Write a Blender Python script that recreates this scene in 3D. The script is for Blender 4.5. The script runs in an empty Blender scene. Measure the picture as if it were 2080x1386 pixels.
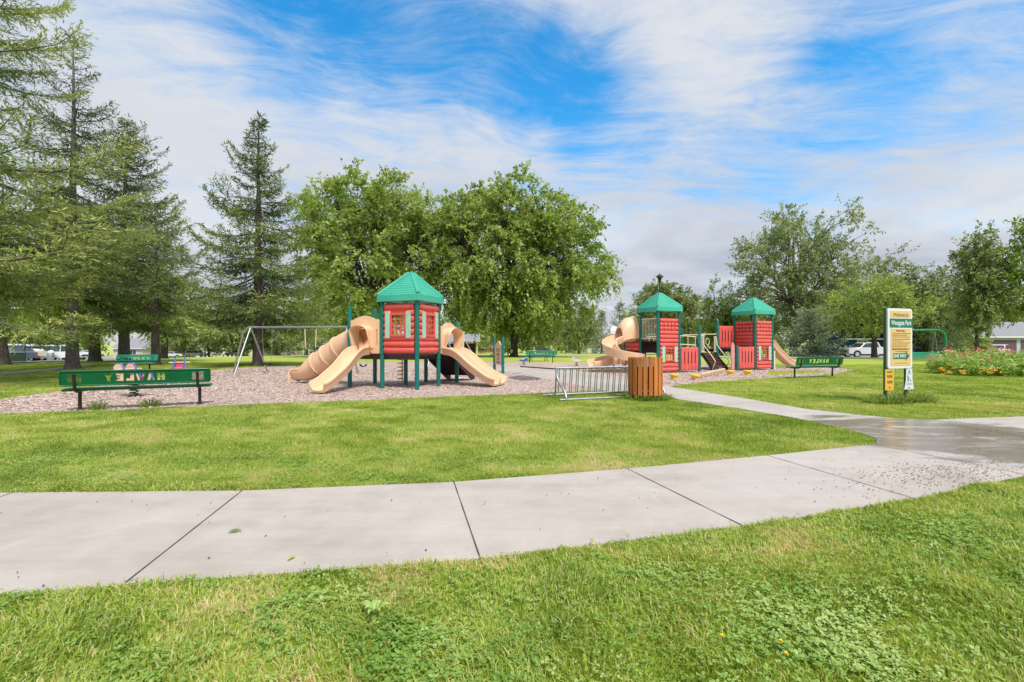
import bpy, math, random
import numpy as np
from mathutils import Vector, Matrix
R = math.radians
scene = bpy.context.scene
COL = scene.collection

# ---------------------------------------------------------------- camera
CAMH, FPX, CX, HY = 1.35, 930.0, 1040.0, 697.0
cam_data = bpy.data.cameras.new("camera")
cam = bpy.data.objects.new("camera", cam_data)
COL.objects.link(cam)
cam.location = (0, 0, CAMH)
cam.rotation_euler = (R(90), 0, 0)
cam_data.sensor_width = 36
cam_data.lens = FPX / 2080 * 36
cam_data.shift_y = 4 / 2080
cam_data.clip_end = 3000
cam_data.clip_start = 0.05
scene.camera = cam

# ---------------------------------------------------------------- sun, sky, exposure
SUN_EL, SUN_AZ = 56.0, 150.0       # azimuth clockwise from +Y : behind the camera, to the right
sd = bpy.data.lights.new("sun", 'SUN')
sd.energy = 2.6
sd.angle = R(12)
sd.color = (1.0, 0.95, 0.87)
sun = bpy.data.objects.new("sun", sd)
COL.objects.link(sun)
_d = Vector((math.sin(R(SUN_AZ)) * math.cos(R(SUN_EL)), math.cos(R(SUN_AZ)) * math.cos(R(SUN_EL)), math.sin(R(SUN_EL))))
sun.rotation_euler = _d.to_track_quat('Z', 'Y').to_euler()
sun.location = (20, -30, 60)

scene.view_settings.view_transform = 'Standard'
scene.view_settings.look = 'None'
scene.view_settings.exposure = 0.68
scene.view_settings.gamma = 1.0
scene.view_settings.use_curve_mapping = False

world = bpy.data.worlds.new("World")
scene.world = world
world.use_nodes = True
WN, WL = world.node_tree.nodes, world.node_tree.links
WN.clear()


def wn(t, **kw):
    n = WN.new(t)
    for k, v in kw.items():
        setattr(n, k, v)
    return n


def wmath(op, a, b=None, clamp=False):
    n = wn('ShaderNodeMath', operation=op)
    n.use_clamp = clamp
    for i, v in enumerate((a, b)):
        if v is None:
            continue
        if isinstance(v, (int, float)):
            n.inputs[i].default_value = v
        else:
            WL.new(v, n.inputs[i])
    return n.outputs[0]


def build_world():
    out = wn('ShaderNodeOutputWorld')
    bg = wn('ShaderNodeBackground')
    bg.inputs['Strength'].default_value = 0.1
    WL.new(bg.outputs[0], out.inputs[0])
    sky = wn('ShaderNodeTexSky', sky_type='NISHITA')
    sky.sun_disc = False
    sky.sun_elevation = R(SUN_EL)
    sky.sun_rotation = R(SUN_AZ)
    sky.air_density = 1.0
    sky.dust_density = 0.3
    sky.ozone_density = 2.0
    hs = wn('ShaderNodeHueSaturation')
    hs.inputs['Hue'].default_value = 0.49
    hs.inputs['Saturation'].default_value = 1.42
    hs.inputs['Value'].default_value = 1.65
    WL.new(sky.outputs[0], hs.inputs['Color'])
    tc = wn('ShaderNodeTexCoord')
    sep = wn('ShaderNodeSeparateXYZ')
    WL.new(tc.outputs['Generated'], sep.inputs[0])
    x, y, z = sep.outputs
    zz = wmath('ADD', wmath('MAXIMUM', z, 0.0), 0.16)
    px = wmath('DIVIDE', x, zz)
    py = wmath('DIVIDE', y, zz)
    pl = wn('ShaderNodeCombineXYZ')
    WL.new(px, pl.inputs[0]); WL.new(py, pl.inputs[1])

    def noise(scale, detail, rough, dist=0.0, rot=0.0, sc=(1, 1, 1), loc=(0, 0, 0), src=None):
        m = wn('ShaderNodeMapping')
        m.inputs['Rotation'].default_value = (0, 0, R(rot))
        m.inputs['Scale'].default_value = sc
        m.inputs['Location'].default_value = loc
        WL.new(src or pl.outputs[0], m.inputs['Vector'])
        n = wn('ShaderNodeTexNoise')
        n.inputs['Scale'].default_value = scale
        n.inputs['Detail'].default_value = detail
        n.inputs['Roughness'].default_value = rough
        n.inputs['Distortion'].default_value = dist
        WL.new(m.outputs[0], n.inputs['Vector'])
        return n
    # wisps bent by a broad warp
    wp = noise(0.9, 2, 0.5, loc=(3, 1, 0))
    wv = wn('ShaderNodeVectorMath', operation='SCALE')
    WL.new(wp.outputs['Color'], wv.inputs[0]); wv.inputs['Scale'].default_value = .7
    ws = wn('ShaderNodeVectorMath', operation='ADD')
    WL.new(pl.outputs[0], ws.inputs[0]); WL.new(wv.outputs[0], ws.inputs[1])
    n1 = noise(1.5, 11, 0.66, 0.35, rot=36, sc=(0.85, 1.9, 1), src=ws.outputs[0]).outputs[0]
    n2 = noise(3.4, 11, 0.68, 0.5, rot=-35, sc=(0.9, 1.5, 1), loc=(7, 2, 0), src=ws.outputs[0]).outputs[0]
    n3 = noise(0.9, 6, 0.55, 0.2, loc=(1.5, 4.2, 0)).outputs[0]
    dens = wmath('ADD', wmath('MULTIPLY', wmath('SUBTRACT', n1, 0.5), 2.6), wmath('MULTIPLY', wmath('SUBTRACT', n2, 0.5), 2.4))
    n4 = noise(4.6, 11, 0.70, 0.6, rot=50, sc=(0.55, 2.0, 1), loc=(2, 5, 0), src=ws.outputs[0]).outputs[0]
    dens = wmath('ADD', dens, wmath('MULTIPLY', wmath('SUBTRACT', n4, 0.5), 3.0))
    dens = wmath('ADD', dens, 0.80)

    def lobe(u, v, rad, w):
        d = Vector(((u - CX) / FPX, 1.0, (HY - v) / FPX)).normalized()
        vm = wn('ShaderNodeVectorMath', operation='DOT_PRODUCT')
        WL.new(tc.outputs['Generated'], vm.inputs[0])
        vm.inputs[1].default_value = d
        ang = rad / FPX / math.sqrt(1 + ((u - CX) / FPX) ** 2 + ((HY - v) / FPX) ** 2)
        mr = wn('ShaderNodeMapRange')
        mr.interpolation_type = 'SMOOTHERSTEP'
        mr.inputs['From Min'].default_value = math.cos(ang)
        mr.inputs['From Max'].default_value = 1.0
        mr.inputs['To Min'].default_value = 0.0
        mr.inputs['To Max'].default_value = w
        WL.new(vm.outputs['Value'], mr.inputs['Value'])
        return mr.outputs[0]
    lobes = [(430, -20, 330, -.75), (640, 40, 270, -.75), (860, 80, 240, -.8), (1010, 120, 210, -.85), (1130, 200, 170, -.75),
             (1240, 250, 170, -.8), (1360, 330, 170, -.45), (1180, 20, 200, -.2), (1240, 140, 120, -.4), (1900, 60, 300, -.52), (1650, 250, 220, -.48), (1700, 10, 240, -.2), (1790, 170, 150, .15),
             (1980, 390, 190, -.45), (1500, 310, 180, -.35), (760, 200, 170, -.35),
             (1400, 130, 260, .5), (1560, 220, 130, .2), (250, 250, 420, .55), (500, 330, 360, .42), (850, 330, 240, .40), (1040, 340, 150, .2),
             (1330, 480, 250, .55), (1900, 540, 300, .5), (1930, 300, 150, .35), (980, 200, 100, .35)]
    for l in lobes:
        dens = wmath('ADD', dens, lobe(*l))
    # thicker towards the horizon and all round the rest of the sky
    hz = wn('ShaderNodeMapRange'); hz.interpolation_type = 'SMOOTHSTEP'
    hz.inputs['From Min'].default_value = 0.30; hz.inputs['From Max'].default_value = 0.08
    hz.inputs['To Min'].default_value = 0.0; hz.inputs['To Max'].default_value = 0.75
    WL.new(z, hz.inputs['Value'])
    dens = wmath('ADD', dens, hz.outputs[0])
    mr = wn('ShaderNodeMapRange'); mr.interpolation_type = 'SMOOTHSTEP'
    mr.inputs['From Min'].default_value = -1.15; mr.inputs['From Max'].default_value = 1.75
    mr.inputs['To Min'].default_value = 0.0; mr.inputs['To Max'].default_value = 0.97
    WL.new(dens, mr.inputs['Value'])
    # cloud brightness: white wisps, greyer bellies low down
    gr = wn('ShaderNodeMapRange')
    gr.inputs['From Min'].default_value = 0.36; gr.inputs['From Max'].default_value = 0.60
    gr.inputs['To Min'].default_value = 0.0; gr.inputs['To Max'].default_value = 1.0
    WL.new(n3, gr.inputs['Value'])
    low = wn('ShaderNodeMapRange'); low.interpolation_type = 'SMOOTHSTEP'
    low.inputs['From Min'].default_value = 0.50; low.inputs['From Max'].default_value = 0.12
    WL.new(z, low.inputs['Value'])
    gf = wmath('MULTIPLY', gr.outputs[0], low.outputs[0])
    cm = wn('ShaderNodeMix', data_type='RGBA')
    WL.new(gf, cm.inputs[0])
    cm.inputs[6].default_value = (4.75, 4.9, 5.15, 1)
    cm.inputs[7].default_value = (3.15, 3.3, 3.8, 1)
    mx = wn('ShaderNodeMix', data_type='RGBA')
    WL.new(mr.outputs[0], mx.inputs[0])
    WL.new(hs.outputs[0], mx.inputs[6])
    WL.new(cm.outputs[2], mx.inputs[7])
    WL.new(mx.outputs[2], bg.inputs['Color'])


build_world()
world.cycles.sampling_method = 'MANUAL'
world.cycles.sample_map_resolution = 512
scene.cycles.max_bounces = 7
scene.cycles.diffuse_bounces = 3
scene.cycles.glossy_bounces = 3
scene.cycles.transmission_bounces = 4
scene.cycles.transparent_max_bounces = 8
scene.cycles.caustics_reflective = False
scene.cycles.caustics_refractive = False
scene.cycles.use_denoising = True

# ---------------------------------------------------------------- ground shape and layout helpers
def zt(X, Y):
    """height of the ground: flat play lawn, falling away gently beyond 30 m"""
    a = np.clip(np.asarray(Y, float) - 30.0, 0.0, 170.0)
    b = np.clip(-np.asarray(X, float) - 35.0, 0.0, 60.0)
    return -0.0155 * a - 0.02 * b


def G(px, py):
    """ground point seen at a photo pixel (measuring aid)"""
    dy = (py - HY) / FPX
    dx = (px - CX) / FPX
    lo, hi = 0.5, 400.0
    for _ in range(60):
        m = 0.5 * (lo + hi)
        if CAMH - dy * m > float(zt(dx * m, m)):
            lo = m
        else:
            hi = m
    return (dx * lo, lo)


def GP(*pts):
    return [G(*p) for p in pts]


# ---------------------------------------------------------------- mesh helpers
class MB:
    def __init__(self):
        self.v, self.f, self.mi = [], [], []

    def add(self, vs, fs, mat=0, M=None):
        o = len(self.v)
        if M is not None:
            vs = [tuple(M @ Vector(p)) for p in vs]
        self.v += [tuple(p) for p in vs]
        self.f += [tuple(i + o for i in f) for f in fs]
        self.mi += [mat] * len(fs)
        return self

    def box(self, c, s, mat=0, M=None, rz=0):
        x, y, z = s[0] / 2, s[1] / 2, s[2] / 2
        vs = [(-x, -y, -z), (x, -y, -z), (x, y, -z), (-x, y, -z), (-x, -y, z), (x, -y, z), (x, y, z), (-x, y, z)]
        if rz:
            cr, sr = math.cos(rz), math.sin(rz)
            vs = [(a * cr - b * sr, a * sr + b * cr, d) for a, b, d in vs]
        vs = [(a + c[0], b + c[1], d + c[2]) for a, b, d in vs]
        return self.add(vs, [(0, 3, 2, 1), (4, 5, 6, 7), (0, 1, 5, 4), (1, 2, 6, 5), (2, 3, 7, 6), (3, 0, 4, 7)], mat, M)

    def tube(self, pts, r, n=8, mat=0, caps=True, M=None, closed=False):
        P = [Vector(p) for p in pts]
        m = len(P)
        rr = r if isinstance(r, (list, tuple)) else [r] * m
        vs, fs = [], []
        T = []
        for i in range(m):
            if closed:
                t = P[(i + 1) % m] - P[i - 1]
            elif i == 0:
                t = P[1] - P[0]
            elif i == m - 1:
                t = P[-1] - P[-2]
            else:
                t = (P[i + 1] - P[i]).normalized() + (P[i] - P[i - 1]).normalized()
            T.append(t.normalized() if t.length > 1e-9 else Vector((0, 0, 1)))
        ref = Vector((0, 0, 1)) if abs(T[0].z) < .9 else Vector((1, 0, 0))
        N = (ref - T[0] * ref.dot(T[0])).normalized()
        for i in range(m):
            N = (N - T[i] * N.dot(T[i]))
            N = N.normalized() if N.length > 1e-6 else T[i].orthogonal().normalized()
            B = T[i].cross(N)
            for k in range(n):
                a = 2 * math.pi * k / n
                vs.append(P[i] + (N * math.cos(a) + B * math.sin(a)) * rr[i])
        last = m if closed else m - 1
        for i in range(last):
            j = (i + 1) % m
            for k in range(n):
                k2 = (k + 1) % n
                fs.append((i * n + k, i * n + k2, j * n + k2, j * n + k))
        if caps and not closed:
            fs.append(tuple(range(n - 1, -1, -1)))
            fs.append(tuple((m - 1) * n + k for k in range(n)))
        return self.add(vs, fs, mat, M)

    def cyl(self, c, r, h, n=16, mat=0, r2=None, M=None):
        r2 = r if r2 is None else r2
        return self.tube([c, (c[0], c[1], c[2] + h)], [r, r2], n, mat, M=M)

    def lathe(self, prof, c=(0, 0, 0), n=20, mat=0, M=None, cap=True):
        vs, fs = [], []
        m = len(prof)
        for (r, z) in prof:
            for k in range(n):
                a = 2 * math.pi * k / n
                vs.append((c[0] + r * math.cos(a), c[1] + r * math.sin(a), c[2] + z))
        for i in range(m - 1):
            for k in range(n):
                k2 = (k + 1) % n
                fs.append((i * n + k, i * n + k2, (i + 1) * n + k2, (i + 1) * n + k))
        if cap:
            fs.append(tuple(range(n - 1, -1, -1)))
            fs.append(tuple((m - 1) * n + k for k in range(n)))
        return self.add(vs, fs, mat, M)

    def sweep(self, path, prof, mat=0, up=(0, 0, 1), M=None, closed=True, caps=True, scale=None):
        """profile points (side, up) carried along a path"""
        P = [Vector(p) for p in path]
        m, n = len(P), len(prof)
        U0 = Vector(up)
        vs, fs = [], []
        for i in range(m):
            t = (P[min(i + 1, m - 1)] - P[max(i - 1, 0)]).normalized()
            s = t.cross(U0).normalized()
            u = s.cross(t).normalized()
            k = scale[i] if scale else 1.0
            for (a, b) in prof:
                vs.append(P[i] + s * a * k + u * b * k)
        nn = n if closed else n - 1
        for i in range(m - 1):
            for k in range(nn):
                k2 = (k + 1) % n
                fs.append((i * n + k, i * n + k2, (i + 1) * n + k2, (i + 1) * n + k))
        if caps and closed:
            fs.append(tuple(range(n - 1, -1, -1)))
            fs.append(tuple((m - 1) * n + k for k in range(n)))
        return self.add(vs, fs, mat, M)

    def prism(self, poly, z0, z1, mat=0, M=None):
        n = len(poly)
        ar = sum(poly[i][0] * poly[(i + 1) % n][1] - poly[(i + 1) % n][0] * poly[i][1] for i in range(n))
        if ar < 0:
            poly = poly[::-1]
        vs = [(x, y, z0) for x, y in poly] + [(x, y, z1) for x, y in poly]
        fs = [tuple(range(n - 1, -1, -1)), tuple(range(n, 2 * n))]
        fs += [(i, (i + 1) % n, n + (i + 1) % n, n + i) for i in range(n)]
        return self.add(vs, fs, mat, M)

    def capsule_log(self, c, L, h, d, axis='x', mat=0, n=12, M=None, end=.03):
        """a moulded half-round log, long axis x or z"""
        xs = [-L / 2, -L / 2 + end * .2, -L / 2 + end, L / 2 - end, L / 2 - end * .2, L / 2]
        sc = [.66, .88, 1, 1, .88, .66]
        vs, fs = [], []
        for x, k in zip(xs, sc):
            for j in range(n):
                a = 2 * math.pi * j / n
                ca, sa = math.cos(a), math.sin(a)
                yy = math.copysign(abs(ca) ** .75, ca) * d / 2 * k
                zz = math.copysign(abs(sa) ** .75, sa) * (h / 2 - (1 - k) * min(h, d) * .5)
                vs.append((c[0] + x, c[1] + yy, c[2] + zz) if axis == 'x' else (c[0] + zz, c[1] + yy, c[2] + x))
        for i in range(5):
            for j in range(n):
                j2 = (j + 1) % n
                q = (i * n + j, i * n + j2, (i + 1) * n + j2, (i + 1) * n + j)
                fs.append(q if axis == 'x' else q[::-1])
        e1, e2 = tuple(range(n - 1, -1, -1)), tuple(5 * n + k for k in range(n))
        fs += [e1, e2] if axis == 'x' else [e1[::-1], e2[::-1]]
        return self.add(vs, fs, mat, M)

    def build(self, name, mats, parent=None, smooth=40, bevel=0, loc=None, rz=0):
        me = bpy.data.meshes.new(name)
        me.from_pydata(self.v, [], self.f)
        mats = mats if isinstance(mats, (list, tuple)) else [mats]
        for m in mats:
            me.materials.append(m)
        if len(mats) > 1:
            me.polygons.foreach_set('material_index', self.mi)
        if smooth:
            me.polygons.foreach_set('use_smooth', [True] * len(self.f))
            me.update()
            me.set_sharp_from_angle(angle=R(smooth))
        me.update()
        o = bpy.data.objects.new(name, me)
        COL.objects.link(o)
        if parent:
            o.parent = parent
        if loc is not None:
            o.location = loc
        if rz:
            o.rotation_euler = (0, 0, rz)
        if bevel:
            b = o.modifiers.new('bevel', 'BEVEL')
            b.width = bevel; b.segments = 2; b.limit_method = 'ANGLE'; b.angle_limit = R(40)
        return o


def tag(o, label=None, cat=None, group=None, kind=None):
    if label: o['label'] = label
    if cat: o['category'] = cat
    if group: o['group'] = group
    if kind: o['kind'] = kind
    return o


def thing(name, label, cat, loc=(0, 0, 0), rz=0, group=None):
    o = bpy.data.objects.new(name, None)
    COL.objects.link(o)
    o.location = loc
    o.rotation_euler = (0, 0, rz)
    o.empty_display_size = .2
    return tag(o, label, cat, group)


def children(o):
    return [c for c in COL.objects if c.parent == o]


def copy_tree(o, parent=None, keep=None):
    c = o.copy()
    COL.objects.link(c)
    c.parent = parent
    for ch in list(o.children):
        copy_tree(ch, c)
    return c


def curve_mesh(polys, th=0.0):
    """flat plate with holes: list of closed polygons (outer first) -> verts, faces in x-z, thickness along y"""
    cu = bpy.data.curves.new('plate', 'CURVE')
    cu.dimensions = '2D'; cu.fill_mode = 'BOTH'; cu.extrude = th / 2
    for p in polys:
        s = cu.splines.new('POLY')
        s.points.add(len(p) - 1)
        for i, (x, y) in enumerate(p):
            s.points[i].co = (x, y, 0, 1)
        s.use_cyclic_u = True
    return _curve_to(cu)


def _curve_to(cu):
    ob = bpy.data.objects.new('plate', cu)
    me = bpy.data.meshes.new_from_object(ob)
    vs = [(v.co.x, -v.co.z, v.co.y) for v in me.vertices]
    fs = [tuple(p.vertices) for p in me.polygons]
    bpy.data.objects.remove(ob)
    bpy.data.curves.remove(cu)
    bpy.data.meshes.remove(me)
    return vs, fs


def text_mesh(txt, size, th=.002, shear=0, bold=0, align='CENTER', sx=1.0, spacing=1.0):
    cu = bpy.data.curves.new('txt', 'FONT')
    cu.body = txt; cu.size = size; cu.extrude = th; cu.shear = shear; cu.offset = bold
    cu.align_x = align; cu.align_y = 'CENTER'; cu.space_character = spacing
    vs, fs = _curve_to(cu)
    return [(x * sx, y, z) for x, y, z in vs], fs


def mesh_np(name, V, F, mats, tint=None, parent=None, mi=None, smooth=False):
    """big mesh straight from arrays; F is (n,3) or (n,4) or a list of both"""
    Fs = F if isinstance(F, list) else [F]
    me = bpy.data.meshes.new(name)
    V = np.asarray(V, np.float32)
    me.vertices.add(len(V))
    me.vertices.foreach_set('co', V.ravel())
    nl = sum(f.size for f in Fs)
    npoly = sum(len(f) for f in Fs)
    me.loops.add(nl)
    me.loops.foreach_set('vertex_index', np.concatenate([f.ravel() for f in Fs]).astype(np.int32))
    me.polygons.add(npoly)
    sizes = np.concatenate([np.full(len(f), f.shape[1]) for f in Fs])
    starts = np.concatenate([[0], np.cumsum(sizes)[:-1]]).astype(np.int32)
    me.polygons.foreach_set('loop_start', starts)
    for m in (mats if isinstance(mats, (list, tuple)) else [mats]):
        me.materials.append(m)
    if mi is not None:
        me.polygons.foreach_set('material_index', np.asarray(mi, np.int32))
    if smooth:
        me.polygons.foreach_set('use_smooth', np.ones(npoly, bool))
    me.update(calc_edges=True)
    if tint is not None:
        a = me.attributes.new('tint', 'FLOAT', 'POINT')
        a.data.foreach_set('value', np.asarray(tint, np.float32))
    o = bpy.data.objects.new(name, me)
    COL.objects.link(o)
    if parent: o.parent = parent
    return o


# ---------------------------------------------------------------- materials
class NT:
    def __init__(self, name):
        self.m = bpy.data.materials.new(name)
        self.m.use_nodes = True
        self.t = self.m.node_tree
        self.t.nodes.clear()
        self.out = self.t.nodes.new('ShaderNodeOutputMaterial')

    def n(self, t, ins=None, **kw):
        nd = self.t.nodes.new(t)
        for k, v in kw.items():
            setattr(nd, k, v)
        for k, v in (ins or {}).items():
            s = nd.inputs[k]
            if hasattr(v, 'links') or isinstance(v, bpy.types.NodeSocket):
                self.t.links.new(v, s)
            else:
                s.default_value = v
        return nd

    def noise(self, vec, scale, detail=4, rough=.55, dist=0, sc=None):
        if sc:
            vec = self.n('ShaderNodeMapping', {'Vector': vec, 'Scale': sc}).outputs[0]
        return self.n('ShaderNodeTexNoise', {'Vector': vec, 'Scale': scale, 'Detail': detail, 'Roughness': rough, 'Distortion': dist}).outputs[0]

    def ramp(self, fac, stops):
        nd = self.n('ShaderNodeValToRGB', {'Fac': fac})
        e = nd.color_ramp.elements
        while len(e) > 1:
            e.remove(e[-1])
        e[0].position, e[0].color = stops[0][0], (*stops[0][1], 1)
        for p, c in stops[1:]:
            k = e.new(p); k.color = (*c, 1)
        return nd.outputs[0]

    def rng(self, v, a, b, c=0.0, d=1.0, smooth=False):
        nd = self.n('ShaderNodeMapRange', {'Value': v, 'From Min': a, 'From Max': b, 'To Min': c, 'To Max': d})
        if smooth: nd.interpolation_type = 'SMOOTHSTEP'
        return nd.outputs[0]

    def mix(self, f, a, b, mode='MIX'):
        nd = self.n('ShaderNodeMix', data_type='RGBA', blend_type=mode)
        for i, v in ((0, f), (6, a), (7, b)):
            if isinstance(v, bpy.types.NodeSocket):
                self.t.links.new(v, nd.inputs[i])
            elif isinstance(v, (int, float)):
                nd.inputs[i].default_value = v
            else:
                nd.inputs[i].default_value = (*v, 1)
        return nd.outputs[2]

    def math(self, op, a, b=0.0):
        return self.n('ShaderNodeMath', {0: a, 1: b}, operation=op).outputs[0]

    def pos(self):
        return self.n('ShaderNodeNewGeometry').outputs['Position']

    def obj(self):
        return self.n('ShaderNodeTexCoord').outputs['Object']

    def finish(self, color, rough=.5, bump=None, bstr=.3, bdist=.01, metal=0, spec=.5, **kw):
        ins = {'Base Color': color if isinstance(color, bpy.types.NodeSocket) else (*color, 1), 'Roughness': rough, 'Metallic': metal, 'Specular IOR Level': spec}
        ins.update(kw)
        p = self.n('ShaderNodeBsdfPrincipled', ins)
        if bump is not None:
            b = self.n('ShaderNodeBump', {'Height': bump, 'Strength': bstr, 'Distance': bdist})
            self.t.links.new(b.outputs[0], p.inputs['Normal'])
        self.t.links.new(p.outputs[0], self.out.inputs[0])
        return self.m


def plastic(name, c, rough=.42, var=.10, spec=.45, fade=None):
    t = NT(name)
    o = t.obj()
    a = t.noise(o, 2.3, 3)
    b = t.noise(o, 38, 3, .7)
    col = t.mix(t.rng(a, .3, .7), tuple(v * (1 - var) for v in c), tuple(min(1, v * (1 + var)) for v in c))
    if fade:
        col = t.mix(t.rng(t.noise(o, 5, 5, .65), .52, .78, 0, .55), col, fade)
    # scuffs and grime
    g = t.noise(o, 3.5, 8, .72)
    col = t.mix(t.rng(g, .57, .72, 0, .38), col, tuple(v * .45 + .02 for v in c))
    sc = t.noise(o, 9, 6, .7, 1.0, sc=(.35, 1, 3))
    col = t.mix(t.rng(sc, .62, .74, 0, .30), col, tuple(min(1, v * .6 + .30) for v in c))
    r = t.rng(b, .3, .7, rough - .07, rough + .12)
    return t.finish(col, r, b, .04, .004, spec=spec)


def metal(name, c, rough=.4, metallic=.85):
    t = NT(name)
    o = t.obj()
    a = t.noise(o, 9, 5, .6)
    col = t.mix(t.rng(a, .35, .7), tuple(v * .82 for v in c), c)
    return t.finish(col, t.rng(a, .3, .7, rough - .08, rough + .12), a, .05, .003, metal=metallic)


def flat(name, c, rough=.6, spec=.4, metallic=0):
    t = NT(name)
    a = t.noise(t.obj(), 6, 4)
    return t.finish(t.mix(t.rng(a, .3, .7), tuple(v * .9 for v in c), c), rough, spec=spec, metal=metallic)


M = {}
M['red'] = plastic('red_plastic', (.74, .105, .08), .40, .08, fade=(.74, .17, .13))
M['red_lit'] = plastic('lit_red_plastic', (.72, .115, .095), .42, .1, fade=(.76, .23, .19))  # paler copy of the red: stronger light on these faces put into the colour
M['tan'] = plastic('tan_plastic', (.82, .52, .325), .36, .06, fade=(.84, .60, .42))
M['green'] = plastic('green_post_paint', (.006, .155, .125), .32, .1)
M['mint'] = plastic('mint_plastic', (.36, .62, .49), .5, .08)
M['roof'] = plastic('green_roof_plastic', (.05, .40, .27), .42, .07, fade=(.11, .48, .35))
M['bench'] = plastic('bench_green_coating', (.003, .115, .046), .3, .12)
M['bench2'] = plastic('bench_teal_coating', (.03, .28, .17), .35, .1)
M['cream'] = plastic('cream_paint', (.74, .66, .47), .4, .06)
M['purple'] = plastic('dark_purple_plastic', (.055, .016, .03), .5, .15)
M['brown'] = plastic('brown_deck_coating', (.085, .042, .036), .55, .15)
M['pink'] = plastic('pink_plastic', (.70, .32, .30), .5, .1)
M['hotpink'] = plastic('magenta_plastic', (.68, .08, .24), .45, .1)
M['blue'] = plastic('blue_plastic', (.05, .13, .36), .45, .1)
M['yellow'] = plastic('yellow_plastic', (.86, .55, .06), .42, .06)
M['dark'] = plastic('dark_brown_steel', (.028, .02, .017), .4, .15)
M['black'] = flat('black_rubber', (.012, .012, .013), .7)
M['galv'] = metal('galvanised_steel', (.47, .48, .49), .45)
M['alu'] = metal('brushed_aluminium', (.70, .71, .73), .42)
M['chain'] = metal('chain_steel', (.45, .45, .44), .5)
M['white'] = flat('white_paint', (.78, .78, .76), .5)
M['swinggreen'] = plastic('swing_green_paint', (.01, .24, .12), .35, .1)
M['cargreen'] = flat('utility_green', (.055, .10, .065), .55)


def bark(name, c1, c2):
    t = NT(name)
    o = t.obj()
    a = t.noise(o, 5, 6, .65, .6, sc=(5, 5, .9))
    b = t.noise(o, 1.4, 3)
    col = t.mix(t.rng(a, .38, .66), c1, c2)
    col = t.mix(t.rng(b, .45, .75, 0, .5), col, tuple(v * 1.35 for v in c2))
    return t.finish(col, .9, a, .9, .05, spec=.15)


M['bark'] = bark('spruce_bark', (.075, .055, .052), (.27, .215, .205))
M['bark2'] = bark('maple_bark', (.035, .028, .022), (.13, .105, .085))
M['bark3'] = bark('light_bark', (.07, .055, .042), (.25, .19, .14))


def leaf(name, stops, trans=.35, gloss=.06, rough=.5):
    t = NT(name)
    a = t.n('ShaderNodeAttribute', attribute_name='tint').outputs['Fac']
    col = t.ramp(a, stops)
    d = t.n('ShaderNodeBsdfDiffuse', {'Color': col}).outputs[0]
    warm = t.mix(.5, col, t.mix(1.0, col, (1.25, 1.2, .45), 'MULTIPLY'))
    tr = t.n('ShaderNodeBsdfTranslucent', {'Color': warm}).outputs[0]
    m1 = t.n('ShaderNodeMixShader', {0: trans, 1: d, 2: tr}).outputs[0]
    g = t.n('ShaderNodeBsdfGlossy', {'Color': (1, 1, 1, 1), 'Roughness': rough}).outputs[0]
    m2 = t.n('ShaderNodeMixShader', {0: gloss, 1: m1, 2: g}).outputs[0]
    t.t.links.new(m2, t.out.inputs[0])
    return t.m


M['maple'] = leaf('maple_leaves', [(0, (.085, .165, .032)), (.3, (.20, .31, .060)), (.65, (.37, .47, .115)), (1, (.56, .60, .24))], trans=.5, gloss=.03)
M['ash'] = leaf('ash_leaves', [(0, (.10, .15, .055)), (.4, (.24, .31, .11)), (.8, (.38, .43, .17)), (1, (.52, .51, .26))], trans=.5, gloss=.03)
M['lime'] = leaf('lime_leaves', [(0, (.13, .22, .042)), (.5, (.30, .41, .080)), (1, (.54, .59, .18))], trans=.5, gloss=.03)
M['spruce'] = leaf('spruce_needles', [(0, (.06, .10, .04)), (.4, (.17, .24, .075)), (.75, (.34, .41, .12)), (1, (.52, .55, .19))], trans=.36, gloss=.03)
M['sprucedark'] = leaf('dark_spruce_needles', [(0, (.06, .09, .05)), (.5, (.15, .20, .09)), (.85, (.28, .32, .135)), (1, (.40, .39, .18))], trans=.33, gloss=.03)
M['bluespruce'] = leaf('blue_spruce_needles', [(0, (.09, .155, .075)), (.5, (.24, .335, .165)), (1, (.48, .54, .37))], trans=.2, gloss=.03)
M['grass'] = leaf('grass_blades', [(0, (.19, .30, .028)), (.35, (.40, .52, .065)), (.62, (.53, .60, .11)), (.82, (.66, .62, .21)), (1, (.78, .63, .37))], trans=.45, gloss=.03)
M['weed'] = leaf('weed_leaves', [(0, (.17, .32, .045)), (.5, (.31, .47, .09)), (1, (.52, .64, .22))], trans=.38, gloss=.03)
M['tuft'] = leaf('tall_grass', [(0, (.13, .22, .035)), (.6, (.30, .42, .085)), (1, (.50, .54, .19))], trans=.4, gloss=.03)
M['petal'] = leaf('pink_petals', [(0, (.66, .10, .06)), (.4, (.78, .24, .15)), (.75, (.82, .36, .28)), (1, (.84, .56, .42))], trans=.3)
M['lily'] = leaf('orange_petals', [(0, (.78, .32, .02)), (1, (.85, .52, .06))], trans=.3)
M['chip'] = leaf('wood_chip', [(0, (.34, .235, .19)), (.3, (.52, .385, .325)), (.7, (.64, .50, .43)), (1, (.68, .555, .485))], trans=0, gloss=.02)
M['litter'] = leaf('dry_litter', [(0, (.05, .028, .016)), (.6, (.16, .09, .05)), (1, (.30, .19, .10))], trans=0, gloss=.02)


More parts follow.
